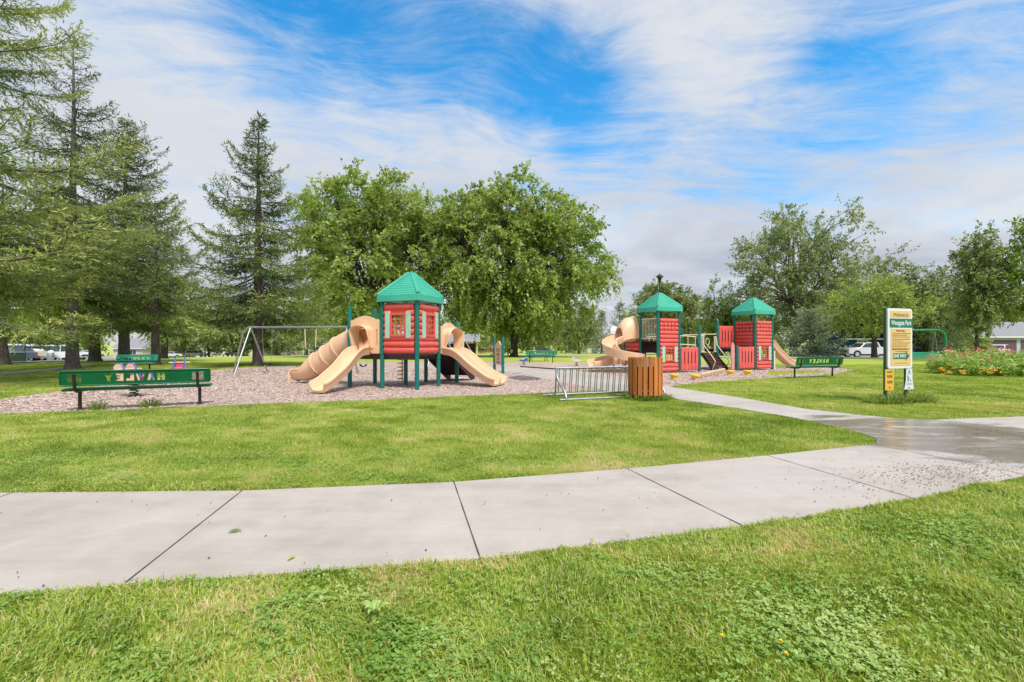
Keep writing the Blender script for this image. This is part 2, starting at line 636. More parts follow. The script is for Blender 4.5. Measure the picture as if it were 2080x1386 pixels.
def lawn_mat():
    t = NT('lawn')
    p = t.pos()
    a = t.noise(p, .35, 5, .6)
    b = t.noise(p, 2.2, 6, .65)
    c = t.noise(p, 14, 5, .7)
    s = t.noise(p, 1.0, 2, .5, sc=(.05, .42, 1))
    f = t.math('ADD', t.math('MULTIPLY', a, .5), t.math('ADD', t.math('MULTIPLY', b, .3), t.math('MULTIPLY', s, .35)))
    col = t.ramp(t.rng(f, .38, .78), [(0, (.24, .34, .035)), (.35, (.36, .455, .06)), (.65, (.46, .52, .10)), (1, (.56, .53, .18))])
    # the field grows paler and drier towards its far side
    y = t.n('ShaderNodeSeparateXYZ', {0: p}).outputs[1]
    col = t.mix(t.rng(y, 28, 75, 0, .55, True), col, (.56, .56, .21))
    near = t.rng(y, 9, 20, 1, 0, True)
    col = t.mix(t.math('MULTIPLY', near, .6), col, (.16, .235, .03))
    col = t.mix(t.rng(c, .3, .75, .45, 0), col, (.19, .28, .03))
    return t.finish(col, .9, t.math('ADD', c, b), .8, .05, spec=.1)


def concrete_mat():
    t = NT('concrete')
    p = t.pos()
    a = t.noise(p, .55, 4, .6, .4)
    b = t.noise(p, 3.0, 6, .65)
    c = t.noise(p, 90, 3, .7)
    s = t.noise(p, 1.2, 4, .6, sc=(.5, 3.2, 1))
    col = t.ramp(t.math('ADD', t.math('MULTIPLY', a, .5), t.math('ADD', t.math('MULTIPLY', b, .25), t.math('MULTIPLY', s, .25))),
                 [(.34, (.36, .30, .245)), (.5, (.485, .425, .37)), (.66, (.555, .50, .445))])
    col = t.mix(t.rng(c, .3, .7, .25, 0), col, (.33, .29, .27))
    sp = t.n('ShaderNodeTexVoronoi', {'Vector': p, 'Scale': 7.0, 'Randomness': 1.0}).outputs['Distance']
    col = t.mix(t.rng(sp, .05, .02, 0, .5), col, (.22, .18, .15))
    bl = t.noise(p, 1.1, 8, .7, 1.2)
    col = t.mix(t.rng(bl, .55, .72, 0, .32), col, (.33, .285, .25))
    col = t.mix(t.rng(bl, .42, .30, 0, .35), col, (.62, .585, .55))
    bm = t.noise(p, 26, 2, .5, sc=(.12, 3.5, 1))
    col = t.mix(t.rng(bm, .4, .65, 0, .10), col, (.30, .26, .24))
    # damp stain near the left end and wet film / puddles at the junction
    x = t.n('ShaderNodeSeparateXYZ', {0: p})
    d1 = t.n('ShaderNodeVectorMath', {0: p, 1: (6.3, 6.6, 0)}, operation='DISTANCE').outputs['Value']
    wet = t.rng(d1, 2.9, 1.2, 0, 1, True)
    w2 = t.math('ADD', t.math('MULTIPLY', wet, .75), t.math('MULTIPLY', t.math('SUBTRACT', t.noise(p, 1.5, 5, .6, .6, sc=(.7, 1.6, 1)), .5), 1.5))
    wetf = t.math('MULTIPLY', t.rng(w2, .35, .6, 0, 1, True), t.rng(wet, 0, .12))
    d2 = t.n('ShaderNodeVectorMath', {0: p, 1: (-4.1, 3.3, 0)}, operation='DISTANCE').outputs['Value']
    st = t.math('MULTIPLY', t.rng(d2, 1.5, .2, 0, .35, True), t.rng(a, .4, .6))
    col = t.mix(st, col, (.30, .25, .20))
    dm = t.rng(w2, .50, .80, 0, .85, True)
    col = t.mix(t.math('MULTIPLY', wetf, .18), col, (.36, .33, .31))
    col = t.mix(t.math('MULTIPLY', dm, wetf), col, (.20, .145, .10))
    rough = t.math('SUBTRACT', t.rng(b, .3, .7, .62, .75), t.math('MULTIPLY', wetf, .48))
    return t.finish(col, rough, t.math('ADD', t.math('MULTIPLY', c, .5), b), .12, .01, spec=.5)


def mulch_mat():
    t = NT('wood_mulch')
    p = t.pos()
    v = t.n('ShaderNodeTexVoronoi', {'Vector': t.n('ShaderNodeMapping', {'Vector': t.n('ShaderNodeVectorMath', {0: p, 1: t.n('ShaderNodeTexNoise', {'Vector': p, 'Scale': 6.0}).outputs['Color']}, operation='ADD').outputs[0], 'Scale': (9, 22, 9)}).outputs[0], 'Scale': 1.0})
    h = t.n('ShaderNodeSeparateColor', {0: v.outputs['Color']}).outputs[0]
    a = t.noise(p, .5, 5, .6)
    col = t.ramp(h, [(0, (.40, .29, .245)), (.45, (.53, .40, .35)), (.8, (.62, .485, .43)), (1, (.72, .60, .54))])
    col = t.mix(t.rng(a, .4, .65, 0, .45), col, (.40, .285, .24))
    return t.finish(col, .9, t.math('ADD', h, t.noise(p, 40, 3)), .7, .03, spec=.15)


def road_mat(name, c):
    t = NT(name)
    p = t.pos()
    a = t.noise(p, .4, 5, .6)
    b = t.noise(p, 30, 3, .7)
    col = t.mix(t.rng(a, .35, .65), tuple(v * .85 for v in c), c)
    col = t.mix(t.rng(b, .3, .7, .2, 0), col, tuple(v * .6 for v in c))
    return t.finish(col, .8, b, .3, .01, spec=.3)


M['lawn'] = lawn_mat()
M['concrete'] = concrete_mat()
M['mulch'] = mulch_mat()
M['asphalt'] = road_mat('pale_asphalt', (.36, .315, .305))
M['street'] = road_mat('street_concrete', (.46, .44, .42))
M['joint'] = flat('dark_joint', (.085, .072, .062), .95, .1)  # dark tone of the strips that mark the path joints


def wood_mat(name, c1, c2):
    t = NT(name)
    o = t.obj()
    w = t.n('ShaderNodeTexWave', {'Vector': t.n('ShaderNodeMapping', {'Vector': o, 'Scale': (9, 9, .55)}).outputs[0], 'Scale': 1.6, 'Distortion': 7.0, 'Detail': 4.0, 'Detail Scale': 1.2}).outputs['Fac']
    k = t.noise(o, 2.1, 3, sc=(1, 1, .35))
    at = t.n('ShaderNodeObjectInfo').outputs['Random']
    f = t.math('ADD', t.math('MULTIPLY', w, .45), t.math('MULTIPLY', k, .55))
    col = t.ramp(f, [(.25, c1), (.62, c2), (.85, tuple(min(1, v * 1.25) for v in c2))])
    col = t.mix(t.rng(at, 0, 1, .0, .9), col, t.mix(.55, col, (.26, .05, .012)))
    return t.finish(col, t.rng(w, 0, 1, .35, .5), w, .15, .004, spec=.4)


M['wood'] = wood_mat('stained_pine', (.31, .06, .015), (.76, .29, .07))


def siding(name, c, n=6.0):
    t = NT(name)
    p = t.obj()
    z = t.n('ShaderNodeSeparateXYZ', {0: p}).outputs[2]
    w = t.math('FRACT', t.math('MULTIPLY', z, n))
    a = t.noise(p, 1.2, 4)
    col = t.mix(t.rng(w, .0, .14, .45, 0), c, tuple(v * .55 for v in c))
    col = t.mix(t.rng(a, .35, .7, 0, .25), col, tuple(v * .8 for v in c))
    return t.finish(col, .7, w, .3, .02, spec=.3)


def shingle(name, c):
    t = NT(name)
    p = t.obj()
    b = t.n('ShaderNodeTexNoise', {'Vector': t.n('ShaderNodeMapping', {'Vector': p, 'Scale': (3, 3, 9)}).outputs[0], 'Scale': 1.6, 'Detail': 4}).outputs[0]
    return t.finish(t.mix(t.rng(b, .3, .7), tuple(v * .75 for v in c), c), .9, b, .4, .03, spec=.2)


M['glass'] = NT('dark_glass').finish((.03, .04, .045), .08, spec=.8)
M['chrome'] = metal('chrome', (.7, .7, .72), .2)
M['lamp'] = flat('head_lamp', (.8, .82, .85), .15, .8)
M['redlamp'] = flat('tail_lamp', (.45, .02, .02), .2, .7)
def carpaint(name, c): return NT(name).finish(c, .22, spec=.6, **{'Coat Weight': .6, 'Coat Roughness': .08})

# ================================================================ SETTING : ground, paths, streets
def terrain():
    xs = np.concatenate([np.linspace(-1500, -100, 8), np.arange(-95, -35, 10.), np.arange(-35, 101, 15.), np.linspace(120, 1500, 8)])
    ys = np.concatenate([[-400, -60, -8], np.arange(0, 30, 10.), np.arange(30, 201, 17.), np.linspace(230, 2200, 9)])
    X, Y = np.meshgrid(xs, ys)
    V = np.stack([X, Y, zt(X, Y)], -1).reshape(-1, 3)
    nx, ny = len(xs), len(ys)
    i, j = np.meshgrid(np.arange(nx - 1), np.arange(ny - 1))
    a = (j * nx + i).ravel()
    F = np.stack([a, a + 1, a + nx + 1, a + nx], -1)
    return tag(mesh_np('ground', V, F, M['lawn']), 'broad mown park lawn reaching back to the far houses', kind='structure')


terrain()

PATH = [(-9, 1.95), (-4.6, 2.22), (-2.71, 2.424), (-.18, 2.834), (1.64, 3.32), (3.385, 3.887), (5.14, 4.6), (7.5, 5.75), (13, 8.4),
        (15, 10.6), (9.3, 8.31), (7.2, 7.95), (6.75, 8.15), (6.40, 8.55), (5.96, 9.23), (5.55, 11.3), (4.85, 13.8)]
PATH += GP((1300, 772), (1200, 757), (1100, 748), (1030, 745), (1000, 752), (1060, 760), (1130, 776), (1240, 797), (1345, 801))
PATH += [(3.92, 10.9), (4.5, 9.58), (4.98, 8.37), (5.16, 7.4), (5.18, 6.8), (5.08, 6.38), (4.8, 6.04), (3.04, 5.43), (1.2, 4.85), (-.566, 4.39), (-2.4, 4.14), (-4.59, 4.08), (-9, 3.7)]
MULCH = GP((-300, 858), (0, 843), (100, 839), (200, 836), (330, 830), (430, 826), (560, 821), (700, 815), (850, 809), (1000, 803), (1130, 798), (1250, 793), (1330, 790), (1372, 784),
           (1430, 777), (1480, 773), (1560, 769), (1640, 766), (1700, 759), (1735, 752), (1700, 748), (1640, 747), (1560, 745), (1480, 743), (1430, 741), (1340, 739), (1240, 738), (1100, 737.5), (1000, 737),
           (900, 736.5), (760, 737), (680, 740), (600, 743), (500, 747), (440, 752), (380, 760), (340, 768), (230, 782), (125, 796), (60, 804), (0, 813), (-300, 838))
TONGUE = GP((1560, 763), (1660, 759), (1690, 755), (1640, 753.5), (1560, 755))


def inside(poly, x, y):
    r = np.zeros(len(x), bool)
    n = len(poly)
    for i in range(n):
        x1, y1 = poly[i]; x2, y2 = poly[(i + 1) % n]
        if y1 == y2: continue
        c = ((y1 > y) != (y2 > y)) & (x < (x2 - x1) * (y - y1) / (y2 - y1) + x1)
        r ^= c
    return r


def wobble(poly, amp, step, seed):
    """natural edge: resample a polygon and jitter it"""
    rng = np.random.default_rng(seed)
    out = []
    n = len(poly)
    for i in range(n):
        a, b = np.array(poly[i]), np.array(poly[(i + 1) % n])
        L = np.hypot(*(b - a))
        k = max(1, int(L / step))
        for j in range(k):
            p = a + (b - a) * j / k
            out.append(tuple(p + rng.normal(0, amp, 2) * min(1, L / step)))
    return out


tag(MB().prism(wobble(MULCH, .035, .35, 3), -.03, .006).build('mulch', M['mulch'], smooth=0), 'pale wood-chip surface under the play equipment', kind='structure')
tag(MB().prism(wobble(TONGUE, .03, .3, 4), -.03, .010).build('lawn', M['lawn'], smooth=0), 'narrow tongue of lawn in the wood chips', kind='structure')


def build_path():
    b = MB()
    b.prism(PATH, -.04, .018)
    j = [((-2.133, 2.47), (-2.433, 4.13)), ((-.19, 2.80), (-.56, 4.40)), ((1.69, 3.30), (1.215, 4.86)), ((3.45, 3.9), (3.02, 5.43)), ((5.19, 4.64), (4.76, 5.98)),
         ((-4.1, 2.28), (-4.45, 4.09)), ((5.10, 8.0), (6.42, 8.52)), ((7.4, 5.72), (7.0, 8.0)), ((4.40, 9.75), (5.72, 10.4))]
    for k, ((x1, y1), (x2, y2)) in enumerate(j):
        L = math.hypot(x2 - x1, y2 - y1)
        nx, ny = -(y2 - y1) / L * .0042, (x2 - x1) / L * .0042
        n = 12
        rg = random.Random(k)
        vs = []
        for i in range(n + 1):
            t = i / n
            w = rg.uniform(.7, 1.3)
            vs += [(x1 + (x2 - x1) * t + nx * w, y1 + (y2 - y1) * t + ny * w, .0222), (x1 + (x2 - x1) * t - nx * w, y1 + (y2 - y1) * t - ny * w, .0222)]
        b.add(vs, [(2 * i, 2 * i + 1, 2 * i + 3, 2 * i + 2) for i in range(n)], 1)
    return tag(b.build('path', [M['concrete'], M['joint']], smooth=0), 'pale concrete footpath with saw-cut joints and a damp junction', kind='structure')


build_path()


def ribbon(name, left, right, mat, dz, label, n=14):
    """strip draped on the ground between two edges given as points"""
    def res(pts):
        P = np.array(pts, float)
        d = np.concatenate([[0], np.cumsum(np.hypot(*np.diff(P, axis=0).T))])
        t = np.linspace(0, d[-1], n * (len(pts) - 1) + 1)
        return np.stack([np.interp(t, d, P[:, 0]), np.interp(t, d, P[:, 1])], -1)
    A, B = res(left), res(right)
    b = MB()
    m = min(len(A), len(B)); w = 6
    vs = []
    for i in range(m):
        for k in range(w):
            p = A[i] + (B[i] - A[i]) * k / (w - 1)
            vs.append((p[0], p[1], float(zt(p[0], p[1])) + dz))
    fs = [(i * w + k, i * w + k + 1, (i + 1) * w + k + 1, (i + 1) * w + k) for i in range(m - 1) for k in range(w - 1)]
    return tag(b.add(vs, fs).build(name, mat, smooth=0), label, kind='structure')


ribbon('road', GP((-500, 752), (60, 738), (190, 731.5), (330, 723.5), (440, 718)), GP((-500, 731), (60, 727), (190, 722), (330, 715.5), (440, 713.8)), M['asphalt'], .05, 'pinkish park road curving past the spruces')
ribbon('footpath', GP((-200, 772), (0, 763), (90, 755), (150, 748), (190, 742)), GP((-200, 766), (0, 758.5), (90, 751), (150, 744.5), (190, 739.5)), M['street'], .03, 'narrow pale footpath crossing the lawn to the road')
ribbon('field_path', [(-9, 76.5), (8, 76), (24, 76)], [(-9, 78.6), (8, 78.2), (24, 78.2)], M['street'], .08, 'thin pale path crossing the far field')
ribbon('street', [(24, 49), (34, 47), (46, 45), (90, 42)], [(24, 66), (34, 66), (46, 64), (90, 60)], M['street'], .06, 'pale street behind the park on the right')

# ================================================================ TREES
def unit(v):
    return v / np.maximum(np.linalg.norm(v, axis=-1, keepdims=True), 1e-9)


def cards(P, D, S, L, W, fold=None):
    """leaf cards: start P, direction D, side S, length, width -> quads (kite)"""
    n = len(P)
    V = np.empty((n, 4, 3), np.float32)
    mid = P + D * (L * .48)[:, None]
    V[:, 0] = P
    V[:, 1] = mid - S * (W * .5)[:, None]
    V[:, 2] = P + D * L[:, None]
    V[:, 3] = mid + S * (W * .5)[:, None]
    if fold is not None:
        V[:, 1] += fold; V[:, 3] += fold
    F = np.arange(n * 4, dtype=np.int32).reshape(n, 4)
    return V.reshape(-1, 3), F


def spruce(name, label, base, H, R_, zb, seed, mat='spruce', bark_='bark', power=.8, whorl=.42, nb=6, tuft=(.26, .075), step=.13, twig=.2, tr=None, droop=.25, hang=.35, lean=0,
           sparse=0., cat='tree', group=None, tipdark=0., tintshift=0., jag=.25):
    rng = np.random.default_rng(seed)
    t = thing(name, label, cat, (base[0], base[1], float(zt(*base))), group=group)
    tr = tr or H * .0165
    tb = MB()
    npt = 14
    wob = rng.normal(0, .05, (npt, 2)).cumsum(0) * .5
    tp = [(wob[i, 0] * i / npt + lean * (i / npt), wob[i, 1] * i / npt, H * i / (npt - 1)) for i in range(npt)]
    rad = [tr * ((1 - i / (npt - 1)) ** .85 + .02) * (1.45 if i == 0 else 1) for i in range(npt)]
    tp.insert(1, (tp[0][0], tp[0][1], H * .018)); rad.insert(1, tr * 1.08)
    tb.tube(tp, rad, 12)
    tx = np.array(tp)
    P0, D0, L0, T0 = [], [], [], []     # twig starts, directions, lengths, tint
    z = zb
    while z < H - .12:
        f = (z - zb) / (H - zb)
        k = max(3, int(round(nb * (1 - .35 * f))))
        a0 = rng.uniform(0, 6.28)
        for b in range(k):
            if rng.random() < sparse * (.3 + 2.4 * f): continue
            az = a0 + 6.283 * b / k + rng.normal(0, .25)
            zz = z + rng.uniform(-.5, .5) * whorl
            prof = (1 - f) ** power
            if f < .12: prof *= .72 + f * 2.3
            L = R_ * prof * rng.uniform(1 - jag * 1.4, 1 + jag * .6) + .12
            el = R(-14 + 52 * f ** 1.3 + rng.normal(0, 7))
            c = np.array([np.interp(zz, tx[:, 2], tx[:, 0]), np.interp(zz, tx[:, 2], tx[:, 1]), zz])
            h = np.array([math.cos(az), math.sin(az), 0])
            m = 7
            pts = []
            for i in range(m):
                s = i / (m - 1)
                dz = L * (math.tan(el) * s - droop * (1 - .6 * f) * math.sin(s * 2.5) + .20 * s ** 3)
                pts.append(c + h * L * s + np.array([0, 0, dz]))
            pts = np.array(pts)
            pts[1:, :2] += rng.normal(0, .03 * L, (m - 1, 2)) * np.linspace(.2, 1, m - 1)[:, None]
            if L > .5:
                r0 = .012 + .011 * L
                tb.tube([tuple(p) for p in pts], [r0 * (1 - .85 * i / (m - 1)) for i in range(m)], 4, caps=False)
            nt = max(4, int(L / twig))
            bt = rng.normal(0, .11)
            for i in range(nt):
                s = (i + .5 + rng.uniform(-.3, .3)) / nt
                if s < .14 and L > 1.5: continue
                p = np.array([np.interp(s * (m - 1), np.arange(m), pts[:, q]) for q in range(3)])
                fw = pts[min(m - 1, int(s * (m - 1)) + 1)] - pts[int(s * (m - 1) * .999)]
                fw = fw / max(1e-6, np.linalg.norm(fw))
                side = np.array([-h[1], h[0], 0])
                for sg in (-1, 1):
                    d = fw * rng.uniform(.55, 1.0) + side * sg * rng.uniform(.55, 1.0) + np.array([0, 0, rng.uniform(-.32, .10)])
                    l = min(1.15, (.16 + .42 * L * (1 - s) ** .6 * (.35 + s))) * rng.uniform(.6, 1.1)
                    P0.append(p); D0.append(d); L0.append(l); T0.append(bt + .25 * s)
                if rng.random() < hang:
                    P0.append(p); D0.append(fw * .35 + side * rng.normal(0, .35) + np.array([0, 0, -1.0])); L0.append(rng.uniform(.2, .5) * min(1, L * .4)); T0.append(bt - .08)
            P0.append(pts[-2]); D0.append(pts[-1] - pts[-2]); L0.append(L / (m - 1) * 1.25); T0.append(bt + .3)
        z += whorl * rng.uniform(.75, 1.25) * (1 - .25 * f)
    P0.append(tx[-1] - np.array([0, 0, .5])); D0.append(np.array([0, 0, 1.])); L0.append(.75); T0.append(.2)
    P0, D0, L0, T0 = np.array(P0), unit(np.array(D0)), np.array(L0), np.array(T0)
    n = np.maximum(2, (L0 / step).astype(int) + 1)
    idx = np.repeat(np.arange(len(L0)), n)
    first = np.concatenate([[0], np.cumsum(n)[:-1]])
    s = (np.arange(len(idx)) - first[idx] + rng.uniform(0, 1, len(idx))) / n[idx]
    P = P0[idx] + D0[idx] * (L0[idx] * s)[:, None] + np.array([0, 0, -1.]) * (.12 * L0[idx] * s ** 2)[:, None]
    P += rng.normal(0, tuft[1] * .45, P.shape)
    D = unit(D0[idx] + rng.normal(0, .42, P.shape) + np.array([0, 0, -.10]))
    S = unit(np.cross(D, np.array([0, 0, 1.])) + rng.normal(0, .55, P.shape))
    tl = tuft[0] * rng.uniform(.6, 1.25, len(P))
    tw = tuft[1] * rng.uniform(.6, 1.3, len(P))
    V, F = cards(P, D, S, tl, tw)
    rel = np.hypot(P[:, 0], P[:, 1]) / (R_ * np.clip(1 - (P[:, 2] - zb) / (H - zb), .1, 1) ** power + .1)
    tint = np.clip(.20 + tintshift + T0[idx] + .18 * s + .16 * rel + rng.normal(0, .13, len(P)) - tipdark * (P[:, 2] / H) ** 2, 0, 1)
    tb.build('trunk', M[bark_], t, smooth=60)
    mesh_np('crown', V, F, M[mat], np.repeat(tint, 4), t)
    return t


def broadleaf(name, label, base, H, R_, zb, seed, mat='maple', bark_='bark2', fork=.28, nl=9, nclump=150, strands=6, per=13, leafs=.34, strand=1.5, up=.5, hang=.0, cz=.5, flat_=.8, tr=None, cspread=.8,
              cat='tree', group=None, lumps=.22, wid=.62, lean=(0, 0), hollow=.45, zpow=1.0, tintshift=0.):
    rng = np.random.default_rng(seed)
    nclump = int(nclump * 1.5)
    if name in ('shade_tree', 'far_tree'):
        per = int(per * 1.5); leafs *= .88; hollow *= .6
    t = thing(name, label, cat, (base[0], base[1], float(zt(*base))), group=group)
    tr = tr or H * .021
    c0 = np.array([lean[0], lean[1], zb + (H - zb) * cz])
    hv = np.array([H - c0[2], c0[2] - zb])
    # clump centres in a lumpy shell
    ph = rng.uniform(0, 6.28, (5, 2)); kf = rng.integers(2, 6, (5, 2))
    d = unit(rng.normal(0, 1, (nclump * 3, 3)))
    az, el = np.arctan2(d[:, 1], d[:, 0]), np.arcsin(d[:, 2])
    lump = 1 + lumps * np.mean([np.sin(kf[i, 0] * az + ph[i, 0]) * np.cos(kf[i, 1] * el + ph[i, 1]) for i in range(5)], 0) * 2
    rr = (hollow + (1 - hollow) * rng.random(len(d)) ** .6) * lump
    C = np.empty_like(d)
    C[:, 0] = d[:, 0] * R_ * rr; C[:, 1] = d[:, 1] * R_ * rr
    C[:, 2] = np.where(d[:, 2] > 0, np.abs(d[:, 2]) ** zpow * hv[0], d[:, 2] * hv[1]) * rr
    C = C[:nclump] + c0
    d = d[:nclump]
    C[:, 2] = np.clip(C[:, 2], zb * .9, H)
    tb = MB()
    zf = H * fork
    tpts = [(0, 0, -.1), (0, 0, .25), (0.01 * H * rng.normal(), .01 * H * rng.normal(), zf * .55), (lean[0] * .3, lean[1] * .3, zf), (lean[0] * .7, lean[1] * .7, c0[2]), (lean[0], lean[1], zb + (H - zb) * .82)]
    tb.tube(tpts, [tr * 1.6, tr * 1.1, tr * .95, tr * .85, tr * .42, tr * .08], 12)
    la = np.arange(nl) * 6.283 / nl * 1.0 + rng.normal(0, .3, nl)
    ends = []
    for i in range(nl):
        e = R(rng.uniform(8, 62))
        q = np.array([math.cos(la[i]) * math.cos(e) * R_ * .8, math.sin(la[i]) * math.cos(e) * R_ * .8, math.sin(e) * hv[0] * .85]) + c0
        s0 = rng.uniform(.0, .45)
        a = np.array([lean[0] * .3, lean[1] * .3, zf + (c0[2] - zf) * s0])
        mid = a + (q - a) * .45 + np.array([0, 0, (q - a)[2] * -.10 + .06 * np.linalg.norm(q - a)]) + rng.normal(0, .25, 3)
        ts = np.linspace(0, 1, 8)[:, None]
        pts = a * (1 - ts) ** 2 + mid * 2 * ts * (1 - ts) + q * ts ** 2
        tb.tube([tuple(p) for p in pts], [tr * .5 * (1 - .88 * k / 7) for k in range(8)], 7, caps=False)
        ends.append(pts)
    E = np.array(ends)
    for c in C:
        dd = np.linalg.norm(E[:, 2:] - c, axis=2)
        i, k = np.unravel_index(np.argmin(dd + np.maximum(0, E[:, 2:, 2] - c[2]) * .8), dd.shape)
        a = E[i, k + 1 if k > 0 else k + 2]
        mid = (a + c) / 2 + np.array([0, 0, .10 * np.linalg.norm(c - a)]) + rng.normal(0, .12, 3)
        tb.tube([tuple(a), tuple(mid), tuple(c)], [tr * .14, tr * .09, tr * .025], 4, caps=False)
    tb.build('trunk', M[bark_], t, smooth=60)
    # leafy strands
    n = nclump * strands
    ci = np.repeat(np.arange(nclump), strands)
    cl = C[ci]
    out = unit(cl - c0)
    relz = (cl[:, 2] - zb) / (H - zb)
    vert = up * np.clip(relz * 1.6 - .35, -.2, 1.2) - hang * np.clip(1.15 - relz * 1.25, 0, 1.2)
    D = unit(out * .55 + rng.normal(0, .55, (n, 3)) + np.array([0, 0, 1.]) * vert[:, None])
    sl = strand * rng.uniform(.5, 1.25, n) * (1 + .35 * np.clip(relz - .7, 0, 1) / .3 * up)
    st = cl + rng.normal(0, cspread * .45, (n, 3)) * np.array([1, 1, flat_])
    idx = np.repeat(np.arange(n), per)
    s = np.tile((np.arange(per) + .5) / per, n) + rng.uniform(-.5, .5, n * per) / per
    droop = (.18 + hang * .4)
    P = st[idx] + D[idx] * (sl[idx] * s)[:, None] - np.array([0, 0, 1.]) * (droop * sl[idx] * s ** 2)[:, None] + rng.normal(0, .11, (n * per, 3)) * (1.15 - s)[:, None] * cspread * 1.6
    ld = unit(D[idx] * .5 + rng.normal(0, .65, P.shape) + np.array([0, 0, -.35 - .4 * hang]))
    S = unit(np.cross(ld, np.array([0, 0, 1.])) + rng.normal(0, .6, P.shape))
    L = leafs * rng.uniform(.6, 1.25, len(P))
    V, F = cards(P, ld, S, L, L * wid)
    ct = rng.normal(0, .12, nclump)[ci]
    stt = rng.normal(0, .10, n) + ct
    tint = np.clip(.46 + tintshift + stt[idx] + .14 * (s - .5) + rng.normal(0, .14, len(P)), 0, 1)
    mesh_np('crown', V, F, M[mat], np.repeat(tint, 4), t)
    return t


def at(px, Z):
    return ((px - CX) / FPX * Z, Z)


# ---- spruces on the left
spruce('spruce_tree', 'nearest spruce, its trunk out of the picture and its drooping boughs filling the left edge', (-19.7, 15.0), 24.0, 8.3, 4.2, 11, mat='spruce', whorl=.56, nb=8, tuft=(.17, .040), step=.040, twig=.125, power=1.35, droop=.24, hang=.4, sparse=.36, tr=.40, jag=.3, tipdark=.6, tintshift=.13)
spruce('spruce_tree', 'tall thin spruce with an open crown and purple-grey trunk behind the near bench', at(147, 23.7), 17.4, 4.1, 4.6, 12, mat='sprucedark', whorl=.52, nb=6, tuft=(.22, .054), step=.062, twig=.17, power=.85, droop=.18, hang=.3, sparse=.22, tr=.27, jag=.35, tipdark=.3)
spruce('spruce_tree', 'dark broad spruce with layered boughs behind the bench that faces the camera', at(252, 34.5), 18.0, 6.2, 4.0, 13, mat='sprucedark', whorl=.52, nb=8, tuft=(.28, .076), step=.080, twig=.165, power=.74, droop=.2, sparse=.05, tr=.36)
spruce('spruce_tree', 'shorter spruce tucked between the broad dark spruce and the lone spruce', at(316, 28.5), 10.0, 3.7, 3.4, 14, mat='spruce', whorl=.50, nb=6, tuft=(.24, .062), step=.080, twig=.18, power=.6, droop=.22, sparse=.1, tr=.24)
spruce('spruce_tree', 'lone pointed spruce standing behind the left legs of the swing frame', at(524, 27.3), 14.9, 4.9, 2.1, 15, mat='spruce', whorl=.44, nb=7, tuft=(.24, .062), step=.066, twig=.15, power=.92, droop=.18, hang=.35, sparse=.12, tr=.28, tipdark=.45, jag=.32)

# ---- the maples behind the play house
broadleaf('maple_tree', 'wide pale green maple with upright shoots right behind the green-roofed play house', at(757, 57), 21.9, 10.2, 3.2, 21, nclump=470, strands=7, per=16, leafs=.37, wid=.8, strand=1.5, up=.95, hang=.25, cz=.52, nl=13, cspread=.72, fork=.14, hollow=.28, zpow=.85, lumps=.2, tintshift=.13, tr=.42)
broadleaf('maple_tree', 'biggest silver maple, its weeping leaves hanging low over the far green bench', at(1044, 59), 21.5, 10.9, 2.9, 22, nclump=580, strands=7, per=17, leafs=.38, wid=.78, strand=1.6, up=.7, hang=.62, cz=.50, nl=13, cspread=.74, fork=.15, hollow=.32, tr=.48, lumps=.18, zpow=.7, tintshift=.12)
# ---- the big loose tree and its neighbours on the right
broadleaf('ash_tree', 'tall airy tree with dark forked limbs behind the right end of the play structure', at(1612, 66), 20.8, 7.7, 3.4, 23, mat='ash', bark_='bark3', nclump=185, strands=7, per=22, leafs=.34, strand=1.6, up=.35, hang=.2, cz=.46, nl=10, cspread=1.25, fork=.2, hollow=.5, tr=.52, lumps=.3)
broadleaf('lime_tree', 'bright yellow-green tree with its trunk in front of the silver pickup', at(1776, 50), 8.6, 4.2, 2.9, 24, mat='lime', nclump=90, strands=6, per=16, leafs=.27, strand=1.0, up=.2, hang=.1, cz=.45, nl=8, fork=.25, tr=.27, hollow=.35)
broadleaf('ash_tree', 'grey-green tree with loose upright tips between the airy tree and the sign', at(1768, 74), 16.0, 6.0, 4.0, 25, mat='ash', nclump=90, strands=6, per=14, leafs=.42, strand=1.7, up=.6, cz=.45, nl=8, cspread=1.2, hollow=.45, tintshift=.1)
broadleaf('columnar_tree', 'narrow dark green tree standing behind the flower bed', at(1985, 37), 10.6, 1.45, 2.4, 26, mat='ash', nclump=130, strands=6, per=17, leafs=.21, strand=.8, up=.5, hang=.15, cz=.40, nl=9, cspread=.55, fork=.15, tr=.17, hollow=.2, flat_=1.4)
broadleaf('columnar_tree', 'leafy tree cut off by the right edge of the picture', at(2112, 36), 11.2, 2.9, 3.6, 27, mat='lime', nclump=120, strands=5, per=14, leafs=.27, strand=1.0, up=.4, hang=.3, cz=.5, nl=8, cspread=.6, fork=.2, tr=.18, hollow=.3, tintshift=-.15)
broadleaf('shade_tree', 'dense dark tree rising behind the green garden swing', at(1880, 72), 14.5, 6.8, 1.5, 28, mat='ash', nclump=150, strands=6, per=13, leafs=.42, strand=1.5, up=.2, hang=.2, cz=.42, nl=8, cspread=1.1, hollow=.25, tintshift=-.12)
broadleaf('shade_tree', 'rounded green tree between the sign and the narrow dark tree', at(1925, 88), 14.5, 6.4, 1.5, 38, mat='maple', nclump=120, strands=6, per=12, leafs=.46, strand=1.5, up=.2, hang=.2, cz=.42, nl=8, cspread=1.1, hollow=.25, tintshift=-.05)
broadleaf('shade_tree', 'low bushy green tree left of the sign over the blue house', at(1722, 80), 11.0, 5.6, 1.2, 39, mat='lime', nclump=110, strands=6, per=12, leafs=.44, strand=1.4, up=.2, hang=.2, cz=.42, nl=8, cspread=1.0, hollow=.25, tintshift=-.1)
